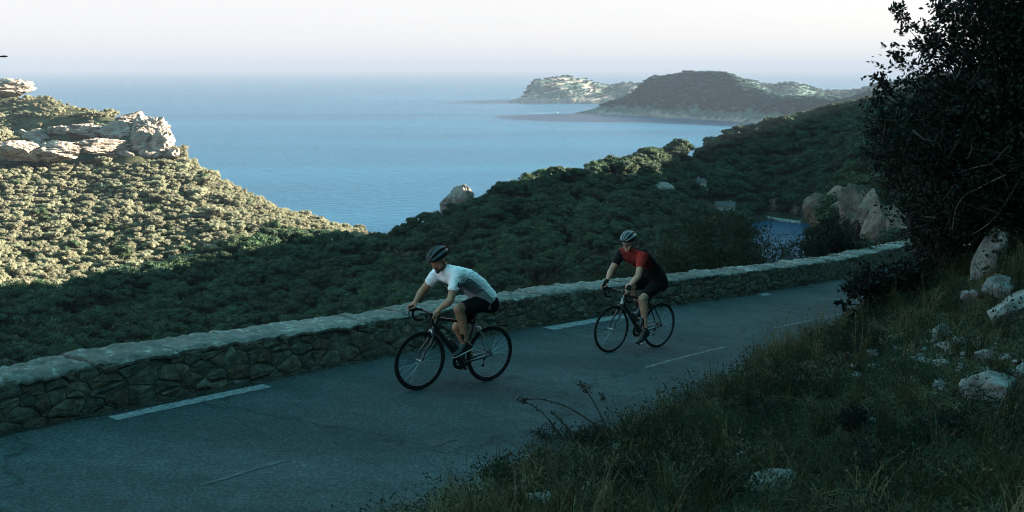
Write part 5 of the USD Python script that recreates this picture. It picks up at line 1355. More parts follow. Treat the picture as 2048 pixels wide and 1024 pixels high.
# motor boat with its wake, and a bird
Pb = at_dist(1113, 226, 1); Pb = Pb * (SEA / Pb[2])
bt = thing('motor_boat', 'tiny white motor boat with a pale wake off the headland', 'boat', Pb, 0.15)
hull_ = m3.Manifold.hull_points(np.array([(-3, -1.1, 0.9), (-3, 1.1, 0.9), (-3, -.8, -.3), (-3, .8, -.3), (1.2, -1.15, 1.0), (1.2, 1.15, 1.0), (1.5, 0, -.35), (3.6, 0, 1.25)]))
M['boat_white'] = plain('boat_gelcoat', (0.75, 0.76, 0.78), rough=0.3)
obj('hull', hull_, M['boat_white'], bt)
obj('cabin', m3.Manifold.hull_points(np.array([(-1.6, -.8, .95), (-1.6, .8, .95), (1.0, -.8, .95), (1.0, .8, .95), (-1.5, -.7, 2.0), (-1.5, .7, 2.0), (.3, -.65, 2.0), (.3, .65, 2.0)])), M['boat_white'], bt)
obj('windscreen', bx((0.68, 0, 1.55), (.06, 1.2, .5)), M['pane'], bt)
M['foam'] = noisy('wake_foam', [(0.4, (0.20, 0.32, 0.42)), (0.65, (0.6, 0.65, 0.68))], scale=0.5, rough=0.9)
wk = [(3.0 + t * 40, sgn * (0.7 + t * 2.2), 0.05) for sgn in (1, -1) for t in np.linspace(0, 1, 12)]
obj('wake', trimesh.Trimesh(np.array([(-p[0], p[1], p[2]) for p in wk]), np.array([f for k in range(11) for f in ([k, k + 12, k + 1], [k + 1, k + 12, k + 13])]), process=False), M['foam'], bt)
Pr = at_dist(7, 113, 45)
bd = thing('bird', 'dark bird gliding over the sea at the left edge', 'bird', Pr, 0.35)
M['feather'] = plain('dark_feathers', (0.02, 0.02, 0.022), rough=0.8)
obj('body', solid(chain([((-0.17, 0, 0), (0.012, 0.02, 0.008)), ((-0.08, 0, 0), 0.030), ((0.06, 0, 0), 0.036), ((0.13, 0, 0.01), 0.022), ((0.175, 0, 0.008), 0.006)]), 0.012, 3), M['feather'], bd, True)
for sg in (1, -1):
    obj('wing', solid([hull(((0.05, 0.03 * sg, 0.01), 0.010), ((-0.05, 0.03 * sg, 0.01), 0.008), ((0.07, 0.2 * sg, 0.04), 0.007), ((-0.04, 0.2 * sg, 0.035), 0.006)), hull(((0.07, 0.2 * sg, 0.04), 0.007), ((-0.04, 0.2 * sg, 0.035), 0.006), ((-0.03, 0.42 * sg, 0.02), 0.004))], 0.02, 2), M['feather'], bd, True)
# ------------------------------------------------------------------ near vegetation: shrubs, the dark trees, grass, weeds, stones
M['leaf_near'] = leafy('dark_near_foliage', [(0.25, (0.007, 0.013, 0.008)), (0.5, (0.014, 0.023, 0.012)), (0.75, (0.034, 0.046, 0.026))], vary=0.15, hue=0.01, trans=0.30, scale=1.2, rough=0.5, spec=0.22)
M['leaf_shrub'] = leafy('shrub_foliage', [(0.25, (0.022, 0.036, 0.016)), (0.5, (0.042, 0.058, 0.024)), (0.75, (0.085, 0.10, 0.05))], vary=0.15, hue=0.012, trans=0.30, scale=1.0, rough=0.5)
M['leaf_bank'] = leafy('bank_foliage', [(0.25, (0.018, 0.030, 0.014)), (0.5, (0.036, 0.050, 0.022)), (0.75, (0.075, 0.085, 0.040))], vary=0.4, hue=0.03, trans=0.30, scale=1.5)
M['grass'] = leafy('bank_grass', [(0.25, (0.034, 0.038, 0.016)), (0.5, (0.080, 0.074, 0.032)), (0.75, (0.16, 0.135, 0.064))], vary=0.35, hue=0.03, trans=0.35, scale=0.8)
M['straw'] = leafy('dry_straw', [(0.25, (0.12, 0.10, 0.05)), (0.5, (0.22, 0.185, 0.10)), (0.75, (0.36, 0.31, 0.19))], vary=0.25, hue=0.01, trans=0.3, scale=2.0)
M['litter'] = leafy('leaf_litter', [(0.25, (0.05, 0.035, 0.022)), (0.5, (0.095, 0.065, 0.04)), (0.75, (0.16, 0.12, 0.075))], vary=0.3, hue=0.02, trans=0.1, scale=3.0)
M['twig'] = noisy('twig_bark', [(0.3, (0.022, 0.018, 0.014)), (0.7, (0.06, 0.05, 0.04))], scale=20, rough=0.95)
M['pale_twig'] = noisy('pale_twig', [(0.3, (0.14, 0.125, 0.10)), (0.7, (0.28, 0.25, 0.21))], scale=20, rough=0.95)

def leaves(centers, dirs, size, rng, width=0.42):
    """folded leaf blades: two quads as four triangles' worth of vertices, growing from centers along dirs"""
    n = len(centers)
    d = dirs / (np.linalg.norm(dirs, axis=1, keepdims=True) + 1e-9)
    sd = np.cross(d, rng.normal(0, 1, (n, 3))); sd /= np.linalg.norm(sd, axis=1, keepdims=True) + 1e-9
    nn = np.cross(sd, d)
    s = size * rng.uniform(0.65, 1.25, (n, 1))
    b, tip = centers, centers + d * s
    mid = centers + d * s * 0.45
    v = np.stack([b, mid + sd * s * width * 0.5 + nn * s * 0.10, tip, mid - sd * s * width * 0.5 + nn * s * 0.10], 1)
    f = np.arange(n)[:, None] * 4
    return v.reshape(-1, 3), np.concatenate([f + [0, 1, 2], f + [0, 2, 3]])

def bush(name, label, cat, base, lumps, n_twigs, per, leaf, lmat, seed, stem_r=0.03, spread=0.14, wood=None, stem_top=0.6, group=None, width=0.42, shell=0.55, twig_every=4, parent=None):
    """thing with a stem, limbs and leafy twigs. lumps: (centre offset from base, radii); twigs end inside the lumps"""
    rng = np.random.default_rng(seed)
    base = np.asarray(base, float)
    t = parent or thing(name, label, cat, base, group=group)
    vol = np.array([r[0] * r[1] * r[2] for c, r in lumps]); vol = (vol ** 0.8) / (vol ** 0.8).sum()
    k = rng.choice(len(lumps), n_twigs, p=vol)
    d = rng.normal(0, 1, (n_twigs, 3)); d /= np.linalg.norm(d, axis=1, keepdims=True)
    rr = (rng.uniform(shell ** 3, 1, n_twigs)) ** (1 / 3) * (0.82 + 0.4 * meshkit.noise(d * 2.5 + k[:, None] * 7.3, seed))
    C = np.array([c for c, r in lumps], float)[k]; Rr = np.array([r for c, r in lumps], float)[k]
    tips = C + d * Rr * rr[:, None]
    tw, lv, lf, n = [], [], [], 0
    limbs = {}
    hub = np.array([0, 0, 0.0])
    for q, (c, r) in enumerate(lumps):
        c = np.asarray(c, float)
        mid = np.array([c[0] * 0.35, c[1] * 0.35, c[2] * stem_top]) + rng.normal(0, 0.05, 3) * np.linalg.norm(c)
        limbs[q] = (mid, c)
        obj_pts = [hub, mid * 0.5 + rng.normal(0, 0.02, 3), mid, c * 0.98]
        tw.append(tube(obj_pts, [stem_r, stem_r * 0.8, stem_r * 0.55, stem_r * 0.2], 6))
    ld = []
    for i in range(n_twigs):
        e = tips[i]
        tl = min(0.34, 0.55 * Rr[i].mean()) * rng.uniform(0.7, 1.3)
        s0 = e - unit(d[i] * 0.55 + rng.normal(0, 0.45, 3) + np.array([0, 0, 0.25])) * tl
        a = np.linspace(0.25, 1.0, per)
        P = s0 + (e - s0) * a[:, None] + rng.normal(0, spread, (per, 3)) * tl
        dd = (e - s0) / (np.linalg.norm(e - s0) + 1e-9) + rng.normal(0, 0.75, (per, 3)) + np.array([0, 0, 0.15])
        ld.append((P, dd))
        if i % twig_every == 0:
            tw.append(tube([s0, (s0 + e) / 2 + rng.normal(0, 0.02, 3), e], [stem_r * 0.16, stem_r * 0.10, 0.0015], 4, cap=False))
    P = np.vstack([x[0] for x in ld]); D = np.vstack([x[1] for x in ld])
    v, f = leaves(P, D, leaf, rng, width)
    obj('foliage' if parent is None else 'leafy_spray', trimesh.Trimesh(v, f, process=False), lmat, t)
    obj('branches' if parent is None else 'spray_branches', cat_mesh(tw), wood or M['twig'], t, True)
    return t

def world_at(x, y, d):
    return at_dist(x, y, d)
def lump_px(base, items):
    """lumps from (column, row, distance, radius right, radius depth, radius up)"""
    return [(at_dist(x, y, d) - base, (a, b, c)) for x, y, d, a, b, c in items]

# shrubs on the slope just beyond the wall
def base_under(x, d, y=500):
    P = at_dist(x, y, d); P[2] = height(P[None, :2])[0] - 0.1
    return P
B = base_under(1440, 25)
bush('leafy_shrub', 'broad leafy shrub rising beyond the wall to the right of the second rider', 'shrub', B, lump_px(B, [(1440, 480, 25, 1.0, .9, .9), (1380, 505, 25, .9, .9, .8), (1500, 500, 25, .85, .9, .8), (1330, 540, 25, .7, .8, .7), (1545, 535, 25, .6, .8, .7), (1430, 560, 25, 1.6, 1.0, 1.0), (1400, 455, 25.3, .5, .5, .42), (1470, 452, 25.2, .5, .5, .42)]), 1500, 9, 0.075, M['leaf_shrub'], 21, stem_r=0.06)
B = base_under(1690, 29)
bush('leafy_shrub', 'dark leafy shrub beyond the wall in front of the tan cliff', 'shrub', B, lump_px(B, [(1672, 462, 29, .58, .8, .55), (1640, 485, 29, .7, .8, .5), (1710, 495, 29.5, .5, .7, .35), (1600, 505, 28.5, .7, .8, .45), (1680, 525, 29, 1.2, .9, .8), (1655, 425, 29, .28, .4, .35)]), 1100, 9, 0.075, M['leaf_near'], 22, stem_r=0.06)
B = base_under(1250, 24)
bush('leafy_shrub', 'low leafy shrub just over the wall behind the second rider', 'shrub', B, lump_px(B, [(1255, 560, 24, .75, .7, .55), (1200, 580, 24, .7, .7, .5)]), 380, 9, 0.07, M['leaf_shrub'], 24, stem_r=0.04)

# the dark trees at the right
G = ground_at(1990, 660)
Tb = at_dist(2080, 640, 13.0); Tb[2] = height(Tb[None, :2])[0] - 0.15
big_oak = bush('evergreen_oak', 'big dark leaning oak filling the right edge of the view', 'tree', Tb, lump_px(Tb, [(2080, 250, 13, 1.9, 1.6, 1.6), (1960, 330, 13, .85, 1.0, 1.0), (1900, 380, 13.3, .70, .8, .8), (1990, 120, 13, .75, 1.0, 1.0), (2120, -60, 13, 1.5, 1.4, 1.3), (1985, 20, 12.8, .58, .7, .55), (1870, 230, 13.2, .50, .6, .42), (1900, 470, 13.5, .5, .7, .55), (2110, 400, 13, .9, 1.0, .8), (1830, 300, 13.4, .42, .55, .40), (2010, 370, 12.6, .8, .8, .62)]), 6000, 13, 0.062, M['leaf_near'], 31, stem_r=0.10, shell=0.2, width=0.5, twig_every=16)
B = Tb
rngS = np.random.default_rng(77)
sp = []
for x, y in ((1792, 25), (1808, 52), (1775, 100), (1800, 120), (1838, 95), (1752, 165), (1775, 180), (1750, 198), (1790, 205), (1815, 160), (1850, 150), (1862, 80), (1848, 55), (1880, 30), (1760, 235), (1775, 270), (1768, 310), (1790, 335), (1825, 200), (1900, 110), (1885, 160)):
    sp.append((x + 6, y, 13.1 + rngS.uniform(-.3, .3), 0.12, 0.14, 0.12))
bush('evergreen_oak', '', 'tree', B, lump_px(B, sp), 300, 8, 0.060, M['leaf_near'], 33, stem_r=0.018, shell=0.1, width=0.5, parent=big_oak)
B = at_dist(1880, 560, 19.0); B[2] = height(B[None, :2])[0] - 0.1
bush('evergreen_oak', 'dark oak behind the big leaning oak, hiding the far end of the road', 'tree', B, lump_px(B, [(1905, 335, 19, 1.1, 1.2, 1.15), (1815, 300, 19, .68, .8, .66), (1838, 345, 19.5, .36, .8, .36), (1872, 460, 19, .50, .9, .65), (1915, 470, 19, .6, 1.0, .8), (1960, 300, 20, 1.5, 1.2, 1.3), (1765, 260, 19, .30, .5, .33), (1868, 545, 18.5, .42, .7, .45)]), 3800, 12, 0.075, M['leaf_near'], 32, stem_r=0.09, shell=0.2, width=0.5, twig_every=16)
# shrub hanging over the road edge, and the dense dark one behind it
B = at_dist(1800, 690, 12.4); B[2] = height(B[None, :2])[0] - 0.05
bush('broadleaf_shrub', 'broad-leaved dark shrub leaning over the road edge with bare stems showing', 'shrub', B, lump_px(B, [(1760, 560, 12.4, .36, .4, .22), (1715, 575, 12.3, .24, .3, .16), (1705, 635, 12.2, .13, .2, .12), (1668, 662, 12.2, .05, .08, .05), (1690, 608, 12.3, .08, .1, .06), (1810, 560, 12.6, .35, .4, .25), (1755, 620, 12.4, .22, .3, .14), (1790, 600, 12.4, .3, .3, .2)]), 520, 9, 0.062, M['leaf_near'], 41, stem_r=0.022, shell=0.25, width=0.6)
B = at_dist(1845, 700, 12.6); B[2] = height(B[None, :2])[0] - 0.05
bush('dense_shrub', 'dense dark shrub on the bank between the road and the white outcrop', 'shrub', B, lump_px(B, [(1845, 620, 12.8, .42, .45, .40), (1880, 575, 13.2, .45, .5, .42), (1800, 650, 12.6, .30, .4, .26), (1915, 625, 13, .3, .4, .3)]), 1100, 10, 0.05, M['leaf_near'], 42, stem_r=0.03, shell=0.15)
# oaks up the mountainside behind, standing in the shade they make
rngO = np.random.default_rng(15)
for k in range(46):
    u_, s_ = rngO.uniform(9, 34), rngO.uniform(s_of(3.1, 17.6), S_MAX - 2)
    p_ = wall_at(s_) + wall_normal(s_) * u_
    if math.hypot(*p_) < 19 or math.degrees(math.atan2(p_[0], p_[1])) < 24:
        continue
    z_ = height(p_[None])[0]
    sz_ = rngO.uniform(5, 8)
    place_tree('evergreen_oak', k, (p_[0], p_[1], z_ - 0.3), (sz_, sz_, sz_), rngO.uniform(0, 6.28), 'dark oak on the steep slope behind the big leaning oak', 'tree', 'oaks on the slope above the road')
# pale bare twigs hanging out of the dark oak
for q, (pts, lab) in enumerate((([(2045, 345, 12.2), (2015, 400, 12.1), (1985, 440, 12.0), (1945, 468, 12.0)], 'long pale bare twig curving down in front of the dark oak'), ([(2010, 350, 12.1), (1960, 375, 12.0), (1925, 395, 12.0), (1910, 425, 12.0), (1905, 460, 12.0)], 'pale bare twig drooping left in front of the dark oak'), ([(1985, 328, 12.1), (1950, 335, 12.1), (1920, 345, 12.1)], 'short pale bare twig above the drooping ones'))):
    P = [at_dist(*p) for p in pts]
    tt = np.linspace(0, 1, len(P)); sm = PchipInterpolator(tt, np.array(P))(np.linspace(0, 1, 14))
    obj('bare_twig', tube(sm - Tb, np.linspace(0.007, 0.0025, 14), 5), M['pale_twig'], big_oak, label=lab)

# boulders and stones on the bank
NL = M['limestone_near']
def bank_rock(x, y, wpx, hpx, seed, label, group=None, name='boulder', sub=4, cat='rock', material=None, tilt=0.0):
    P = ground_at(x, y)
    d = np.linalg.norm(P)
    sx, sz = wpx / F_PX * d / 2, hpx / F_PX * d / 2
    m = rock(seed, (sx, sx * 0.75, sz), sub=sub, planes=16, rough=0.13, freq=1.5, lo=0.6)
    if tilt:
        m.apply_transform(trimesh.transformations.rotation_matrix(tilt, (0, 1, 0)))
    rot_z(m, -math.atan2(P[0], P[1]))
    P = P + np.array([0, 0, sz * 0.45])
    m.apply_translation(P)
    tag(obj(name, m, material or NL, smooth=35, origin=P), label, cat, group)
bank_rock(1545, 985, 100, 66, 501, 'rounded grey-white boulder low in the grass near the bottom edge')
bank_rock(1985, 798, 96, 62, 502, 'pale jagged boulder on the bank at the right, under the flat slab')
bank_rock(2025, 640, 105, 62, 503, 'large flat slab of grey rock leaning on the bank at the right edge', tilt=-0.5)
bank_rock(2046, 765, 40, 50, 504, 'grey boulder cut by the right edge beside the jagged boulder')
bank_rock(1879, 678, 34, 40, 505, 'small upright pale rock beside the dense dark shrub')
bank_rock(2000, 590, 60, 55, 506, 'mossy grey rock between the white outcrop and the flat slab')
bank_rock(1900, 700, 40, 22, 507, 'low flat pale rock right of the small upright rock')
bank_rock(1975, 720, 40, 26, 508, 'low grey rock in the scree above the jagged boulder')
bank_rock(1048, 966, 26, 16, 509, 'small pale stone on the road edge at the bottom of the bank')
bank_rock(1945, 600, 46, 30, 510, 'grey stone at the foot of the white outcrop')
# the white outcrop with its ivy
P = at_dist(1974, 545, 12.0)
m = rock(521, (0.15, 0.2, 0.47), sub=5, planes=18, rough=0.14, freq=1.8)
m.apply_transform(trimesh.transformations.rotation_matrix(0.22, (0, 1, 0)))
m.apply_translation(P)
tag(obj('white_outcrop', m, NL, smooth=35, origin=P), 'tall narrow white rock outcrop with ivy on its right side', 'rock')
iv = np.random.default_rng(3)
fp, fi = trimesh.sample.sample_surface(m, 900, seed=4)
fn = m.face_normals[fi]
sel = ((fp - P) @ unit((0.9, -0.45, 0.25)) + (meshkit.fbm(fp * 5, 3, 6) - 0.5) * 0.5) > 0.06
v_, f_ = leaves(fp[sel] + fn[sel] * 0.02, fn[sel] + iv.normal(0, 0.8, (sel.sum(), 3)), 0.055, iv, 0.7)
iv_o = thing('ivy', 'ivy climbing the right side of the white outcrop', 'ivy', P)
obj('leaves', trimesh.Trimesh(v_ - P, f_, process=False), M['leaf_shrub'], iv_o)
st_ = [fp[sel][k] for k in range(0, sel.sum(), 30)]
obj('stems', cat_mesh([tube([p - P - (0, 0, 0.2), p - P], [0.008, 0.004], 5) for p in st_]), M['twig'], iv_o)
# scattered stones in view
rngN = np.random.default_rng(40)
spots = [(1620, 930), (1595, 912), (1480, 912), (1455, 925), (1745, 845), (1760, 855), (1850, 842), (1865, 850), (1860, 722), (1830, 720), (1790, 735), (1770, 742), (1745, 735), (1715, 745), (1808, 760), (1838, 712), (1900, 690), (1925, 720), (1955, 812), (1985, 815), (1940, 760), (1820, 718), (1870, 790), (1935, 845), (1160, 940), (1180, 985), (1690, 880), (1560, 905), (2010, 720), (1990, 700), (1960, 690), (1880, 760), (1040, 985), (1085, 990)]
for q, (x, y) in enumerate(spots):
    w_ = rngN.uniform(10, 24)
    bank_rock(x, y, w_, w_ * rngN.uniform(0.45, 0.7), 600 + q, 'small pale stone lying in the low plants of the bank', 'small stones scattered on the bank', 'stone', sub=2)

# ground cover on the bank
def tuft_leaf(seed, n=90, h=0.16, leaf=0.022, w=0.45):
    r = np.random.default_rng(seed)
    vs, fs, k = [], [], 0
    P = np.c_[r.normal(0, 0.07, n), r.normal(0, 0.07, n), r.uniform(0.0, 1, n) ** 1.2 * h]
    P[:, :2] *= (0.5 + 1.0 * P[:, 2:3] / h)
    D = np.c_[P[:, :2] * 6, r.uniform(0.1, 0.9, n)] + r.normal(0, 0.5, (n, 3))
    v, f = leaves(P, D, leaf, r, w)
    return trimesh.Trimesh(v, f, process=False)
def tuft_grass(seed, n=34, h=0.35, bend=0.5, w=0.006, head=False):
    r = np.random.default_rng(seed)
    vs, fs, k = [], [], 0
    for q in range(n):
        a = r.uniform(0, 6.28); b = np.array([math.cos(a), math.sin(a), 0])
        L = h * r.uniform(0.5, 1.15); o = np.r_[r.normal(0, 0.035, 2), 0]
        ts = np.linspace(0, 1, 5)
        bd_ = bend * r.uniform(0.3, 1.2)
        C = o + np.outer(ts, (0, 0, 1)) * L * (1 - 0.28 * bd_ * ts[:, None] ** 2) + np.outer(ts ** 2, b) * L * bd_ * 0.7
        sd = np.array([-b[1], b[0], 0]); ww = w * (1 - ts * 0.85)
        v = np.vstack([C + sd * ww[:, None], C - sd * ww[:, None]])
        f = [[i, i + 5, i + 6] for i in range(4)] + [[i, i + 6, i + 1] for i in range(4)]
        vs.append(v); fs.append(np.array(f) + k); k += 10
        if head and r.uniform() < 0.4:
            hv, hf = leaves(np.repeat(C[-1:], 7, 0) - np.outer(np.linspace(0, 0.05, 7), C[-1] - C[-2]) / np.linalg.norm(C[-1] - C[-2]), (C[-1] - C[-2])[None] * 8 + r.normal(0, 0.5, (7, 3)), 0.022, r, 0.4)
            vs.append(hv); fs.append(hf + k); k += len(hv)
    return trimesh.Trimesh(np.vstack(vs), np.vstack(fs), process=False)

rngG = np.random.default_rng(50)
c = jgrid(-3, 22, 1.2, 32, 0.125, rngG)
d_ = np.hypot(c[:, 0], c[:, 1])
c = c[(rngG.uniform(0, 1, len(c)) < np.clip(12.0 / np.maximum(d_, 4), 0.25, 1)) & (np.degrees(np.abs(np.arctan2(c[:, 0], c[:, 1]))) < 33)]
u_, s_ = along(c)
ed = ROAD_W + 0.0 + (meshkit.fbm(np.c_[s_ * 1.3, s_ * 0, s_ * 0], 4, 4) - 0.5) * 0.5
ok = (u_ > ed) & (u_ < ROAD_W + 9)
c, u_, s_ = c[ok], u_[ok], s_[ok]
z_ = height(c)
px_ = to_px(np.c_[c, z_])
vis_ = (px_[:, 0] > -100) & (px_[:, 0] < 2150) & (px_[:, 1] < 1180)
c, u_, s_, z_, px_ = c[vis_], u_[vis_], s_[vis_], z_[vis_], px_[vis_]
v_ = u_ - ROAD_W
scree = np.clip(smoothstep(0.5, 0.75, meshkit.fbm(np.c_[c * 0.8, z_ * 0], 3, 71)) * smoothstep(9, 12, np.hypot(c[:, 0], c[:, 1])) + np.exp(-((px_[:, 0] - 1800) / 150) ** 2 - ((px_[:, 1] - 735) / 45) ** 2), 0, 1)
grassy = meshkit.fbm(np.c_[c * 0.7, z_ * 0], 3, 70)
edge_g = np.exp(-((v_ - 0.45) / 0.55) ** 2) * smoothstep(4.5, 7.5, s_ - s_of(-0.5, 13.4) + 6)
pg = np.clip(0.20 + 0.9 * edge_g + 0.5 * smoothstep(0.55, 0.7, grassy), 0, 0.9) * (1 - 0.75 * scree)
rnd = rngG.uniform(0, 1, len(c))
is_g = rnd < pg
keepl = rngG.uniform(0, 1, len(c)) < 0.92 - 0.6 * scree
sl = ~is_g & keepl
print('bank', len(c), is_g.sum(), sl.sum())
pr = [[(tuft_leaf(700 + k, 90, 0.11 + 0.035 * k, 0.017 + 0.003 * k, 0.42), M['leaf_bank'])] for k in range(4)]
n_ = sl.sum(); sc_ = rngG.uniform(0.6, 1.5, n_)
instancer('ground_cover', 'low dark leafy plants covering the bank', pr, np.c_[c[sl], z_[sl] - 0.02], rngG.uniform(0, 6.28, n_), np.c_[sc_, sc_, sc_ * rngG.uniform(0.7, 1.3, n_)], rngG.integers(0, 4, n_))
pr = [[(tuft_grass(720 + k, 30, 0.26 + 0.06 * k, 0.6), M['grass'])] for k in range(3)] + [[(tuft_grass(730 + k, 16, 0.42 + 0.05 * k, 0.7, 0.0045, True), M['straw'])] for k in range(2)]
n_ = is_g.sum(); sc_ = rngG.uniform(0.6, 1.25, n_) * (0.8 + 0.4 * edge_g[is_g])
pid = np.where(rngG.uniform(0, 1, n_) < 0.22 + 0.3 * edge_g[is_g], rngG.integers(3, 5, n_), rngG.integers(0, 3, n_))
instancer('grass', 'tufts of green and dry grass along the road edge and bank', pr, np.c_[c[is_g], z_[is_g] - 0.02], rngG.uniform(0, 6.28, n_), np.c_[sc_, sc_, sc_], pid)
# loose scree: thousands of small stones
protoS = [[(rock(880 + k, (1, 0.8, 0.55), sub=1, planes=8, rough=0.06), NL)] for k in range(4)]
cs_ = jgrid(-3, 20, 1.5, 30, 0.10, rngG)
us_, ss_ = along(cs_)
zs_ = height(cs_)
pxs_ = to_px(np.c_[cs_, zs_])
sc1 = 0.35 * np.exp(-((pxs_[:, 0] - 1800) / 150) ** 2 - ((pxs_[:, 1] - 735) / 45) ** 2) + 0.7 * np.exp(-((pxs_[:, 0] - 1040) / 110) ** 2 - ((pxs_[:, 1] - 985) / 30) ** 2) + 0.5 * np.exp(-((pxs_[:, 0] - 1960) / 80) ** 2 - ((pxs_[:, 1] - 700) / 40) ** 2) + 0.015
ok_ = (us_ > ROAD_W - 0.12) & (us_ < ROAD_W + 8) & (rngG.uniform(0, 1, len(cs_)) < sc1) & (pxs_[:, 0] > 0) & (pxs_[:, 0] < 2100) & (pxs_[:, 1] < 1060)
cs_, zs_ = cs_[ok_], zs_[ok_]
ns_ = len(cs_); szs_ = rngG.uniform(0.012, 0.05, ns_) * rngG.choice([0.7, 1, 1.5], ns_)
instancer('scree', 'loose pale stones and grit lying on the bank', protoS, np.c_[cs_, zs_ + szs_ * 0.4], rngG.uniform(0, 6.28, ns_), np.c_[szs_, szs_, szs_], rngG.integers(0, 4, ns_))
# grit swept to the edges of the road
sg_ = rngG.uniform(s_of(-6, 5), s_of(11, 27), 1500)
ug_ = np.where(rngG.uniform(0, 1, 1500) < 0.5, rngG.exponential(0.10, 1500) + 0.02, ROAD_W - rngG.exponential(0.13, 1500))
pg_ = on_road(sg_, ug_, 0.003); gz_ = rngG.uniform(0.003, 0.011, 1500)
instancer('grit', 'grit and pebbles along both edges of the asphalt', protoS, pg_, rngG.uniform(0, 6.28, 1500), np.c_[gz_, gz_, gz_], rngG.integers(0, 4, 1500))
# matted dead grass and leaf litter
protoL = [[(tuft_grass(790 + k, 26, 0.20, 1.9, 0.004), M['straw'])] for k in range(2)] + [[(tuft_leaf(795 + k, 40, 0.02, 0.026, 0.6), M['litter'])] for k in range(2)]
cl_ = jgrid(-3, 16, 1.5, 26, 0.17, rngG)
ul_, sl_ = along(cl_)
zl_ = height(cl_); pl_ = to_px(np.c_[cl_, zl_])
okl_ = (ul_ > ROAD_W - 0.05) & (ul_ < ROAD_W + 6) & (pl_[:, 0] > -50) & (pl_[:, 0] < 2100) & (pl_[:, 1] < 1080) & (rngG.uniform(0, 1, len(cl_)) < 0.30 + 0.5 * np.exp(-((ul_ - ROAD_W - 0.3) / 0.5) ** 2))
cl_, zl_ = cl_[okl_], zl_[okl_]; nl_ = len(cl_); sl_ = rngG.uniform(0.6, 1.3, nl_)
instancer('dead_grass', 'matted dead grass and leaf litter on the bank', protoL, np.c_[cl_, zl_ + 0.005], rngG.uniform(0, 6.28, nl_), np.c_[sl_, sl_, sl_ * 0.8], rngG.integers(0, 4, nl_))
# weeds along the wall's foot
s_w = rngG.uniform(s_of(-5.5, 6), s_of(13, 30), 150)
p_w = on_road(s_w, rngG.uniform(0.03, 0.16, 150))
pr = [[(tuft_leaf(760 + k, 22, 0.09, 0.022, 0.5), M['leaf_bank'])] for k in range(2)] + [[(tuft_grass(770, 16, 0.13, 0.7, 0.004), M['grass'])]]
sc_ = rngG.uniform(0.5, 1.3, 150)
instancer('wall_foot_weeds', 'small weeds growing along the foot of the wall', pr, p_w, rngG.uniform(0, 6.28, 150), np.c_[sc_, sc_, sc_], rngG.integers(0, 3, 150))

# single weeds and stalks that stand out
def stalk(name, label, cat, pts, r0, r1, material, head=None, seed=0, leaf_n=0):
    r = np.random.default_rng(seed)
    P = np.array([at_dist(*p) for p in pts])
    sm = PchipInterpolator(np.linspace(0, 1, len(P)), P)(np.linspace(0, 1, 18))
    t = thing(name, label, cat, sm[0])
    sm = sm - sm[0]
    obj('stem', tube(sm, np.linspace(r0, r1, 18), 5), material, t, True)
    if head:
        n, ln, sp_, lsz, hm = head
        dirn = unit(sm[-1] - sm[-4])
        C = sm[-1] - np.outer(r.uniform(0, ln, n), dirn) + r.normal(0, sp_, (n, 3))
        v, f = leaves(C, dirn[None] + r.normal(0, 0.9, (n, 3)), lsz, r, 0.5)
        obj('seed_head', trimesh.Trimesh(v, f, process=False), hm, t)
    if leaf_n:
        k = r.integers(2, 17, leaf_n)
        v, f = leaves(sm[k], r.normal(0, 1, (leaf_n, 3)) + [0, 0, 0.4], 0.022, r, 0.45)
        obj('leaves', trimesh.Trimesh(v, f, process=False), M['leaf_bank'], t)
    return t
stalk('dry_weed', 'dark dry weed stem rising to a ragged seed head over the road', 'weed', [(1222, 885, 6.6), (1210, 850, 6.6), (1185, 800, 6.6), (1162, 765, 6.6)], 0.0075, 0.0035, M['twig'], (60, 0.10, 0.016, 0.026, M['twig']), 1, 5)
stalk('dry_weed', 'dark dry weed arching left over the road to a drooping seed head', 'weed', [(1218, 878, 6.55), (1180, 842, 6.5), (1120, 808, 6.5), (1075, 798, 6.5), (1038, 802, 6.5)], 0.0075, 0.0030, M['twig'], (46, 0.07, 0.013, 0.024, M['twig']), 2, 8)
stalk('dry_weed', 'thin dark weed stem below the arching one, with small leaves', 'weed', [(1130, 890, 6.6), (1105, 850, 6.55), (1080, 822, 6.5), (1052, 806, 6.5)], 0.005, 0.0025, M['twig'], None, 3, 40)
stalk('dry_weed', 'short leafy weed stem under the arching weed', 'weed', [(1145, 880, 6.6), (1125, 845, 6.55), (1100, 825, 6.5)], 0.005, 0.0025, M['twig'], None, 4, 46)
stalk('straw_stalk', 'pale straw stalk with a dark seed head beside the dry weed', 'weed', [(1248, 880, 6.7), (1230, 840, 6.7), (1208, 800, 6.7), (1202, 786, 6.7)], 0.0032, 0.0020, M['straw'], (44, 0.07, 0.010, 0.022, M['twig']), 5)
stalk('straw_stalk', 'tall upright pale grass stalk at the bottom edge left of the bank', 'weed', [(930, 1010, 6.4), (932, 950, 6.4), (934, 905, 6.4), (940, 868, 6.4)], 0.0026, 0.0013, M['straw'], None, 6)
stalk('straw_stalk', 'curved pale grass stalk leaning right at the bottom edge', 'weed', [(940, 1000, 6.3), (965, 970, 6.3), (980, 935, 6.3), (986, 895, 6.3)], 0.0026, 0.0013, M['straw'], None, 7)
stalk('straw_stalk', 'thin pale grass stalk standing against the road right of the weeds', 'weed', [(1340, 860, 7.8), (1336, 825, 7.8), (1331, 790, 7.8), (1328, 772, 7.8)], 0.0024, 0.0012, M['straw'], None, 8)
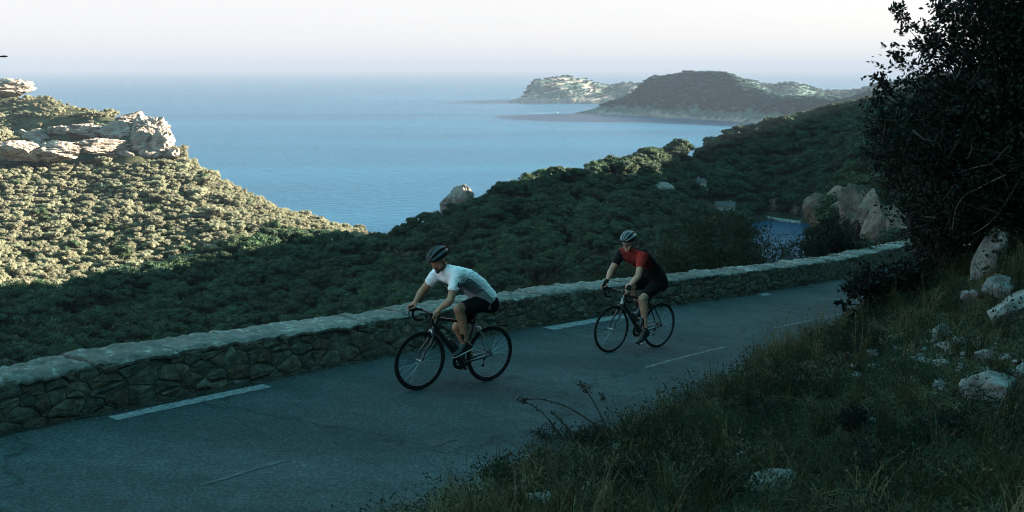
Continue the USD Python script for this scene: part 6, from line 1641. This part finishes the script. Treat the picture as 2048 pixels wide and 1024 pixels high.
stalk('straw_stalk', 'dark spiky grass stalk standing among the tall roadside grass', 'weed', [(1612, 720, 11.2), (1606, 695, 11.2), (1600, 668, 11.2), (1597, 660, 11.2)], 0.003, 0.0014, M['twig'], (16, 0.12, 0.006, 0.02, M['twig']), 9)
stalk('straw_stalk', 'thin grass stalk leaning left among the tall roadside grass', 'weed', [(1570, 735, 10.8), (1560, 700, 10.8), (1548, 680, 10.8)], 0.002, 0.001, M['straw'], None, 10)
# scrubby bushes over the bank
rngY = np.random.default_rng(93)
for q, (x, y) in enumerate(((1420, 880), (1500, 850), (1640, 800), (1700, 860), (1800, 900), (1890, 880), (1650, 960), (1780, 980), (1900, 985), (1340, 960), (1440, 1000), (1230, 985), (2000, 880), (1580, 790), (1850, 770))):
    P = ground_at(x, y); w = rngY.uniform(0.22, 0.40)
    bush('scrub_bush', 'dark scrubby little bush among the grass of the bank', 'bush', P, [((rngY.normal(0, .3) * w, rngY.normal(0, .3) * w, w * rngY.uniform(.3, .55)), (w * rngY.uniform(.4, .65), w * .5, w * rngY.uniform(.28, .45))) for _ in range(4)], 230, 8, 0.024, M['leaf_near'] if q % 2 else M['leaf_bank'], 1800 + q, stem_r=0.008, shell=0.2, group='scrubby bushes on the bank')
# low leafy plants at the bank's lower corner
for q, (x, y, w, lab) in enumerate(((1110, 905, 0.34, 'bushy dark weed at the road edge below the dry stems'), (1190, 900, 0.30, 'leafy dark weed at the foot of the arching stems'), (1010, 975, 0.26, 'low bushy weed at the bottom of the road edge'), (1290, 905, 0.32, 'rounded leafy weed on the bank behind the straw stalk'), (1720, 715, 0.42, 'tall leafy weed under the shrub that leans over the road'))):
    P = ground_at(x, y)
    bush('leafy_weed', lab, 'plant', P, [((0, 0, w * 0.45), (w * 0.6, w * 0.5, w * 0.42)), ((w * 0.4, 0, w * 0.35), (w * 0.4, w * 0.4, w * 0.35)), ((-w * 0.4, 0.05, w * 0.35), (w * 0.4, w * 0.4, w * 0.3))], 170, 8, 0.030, M['leaf_bank'], 800 + q, stem_r=0.008, shell=0.2)
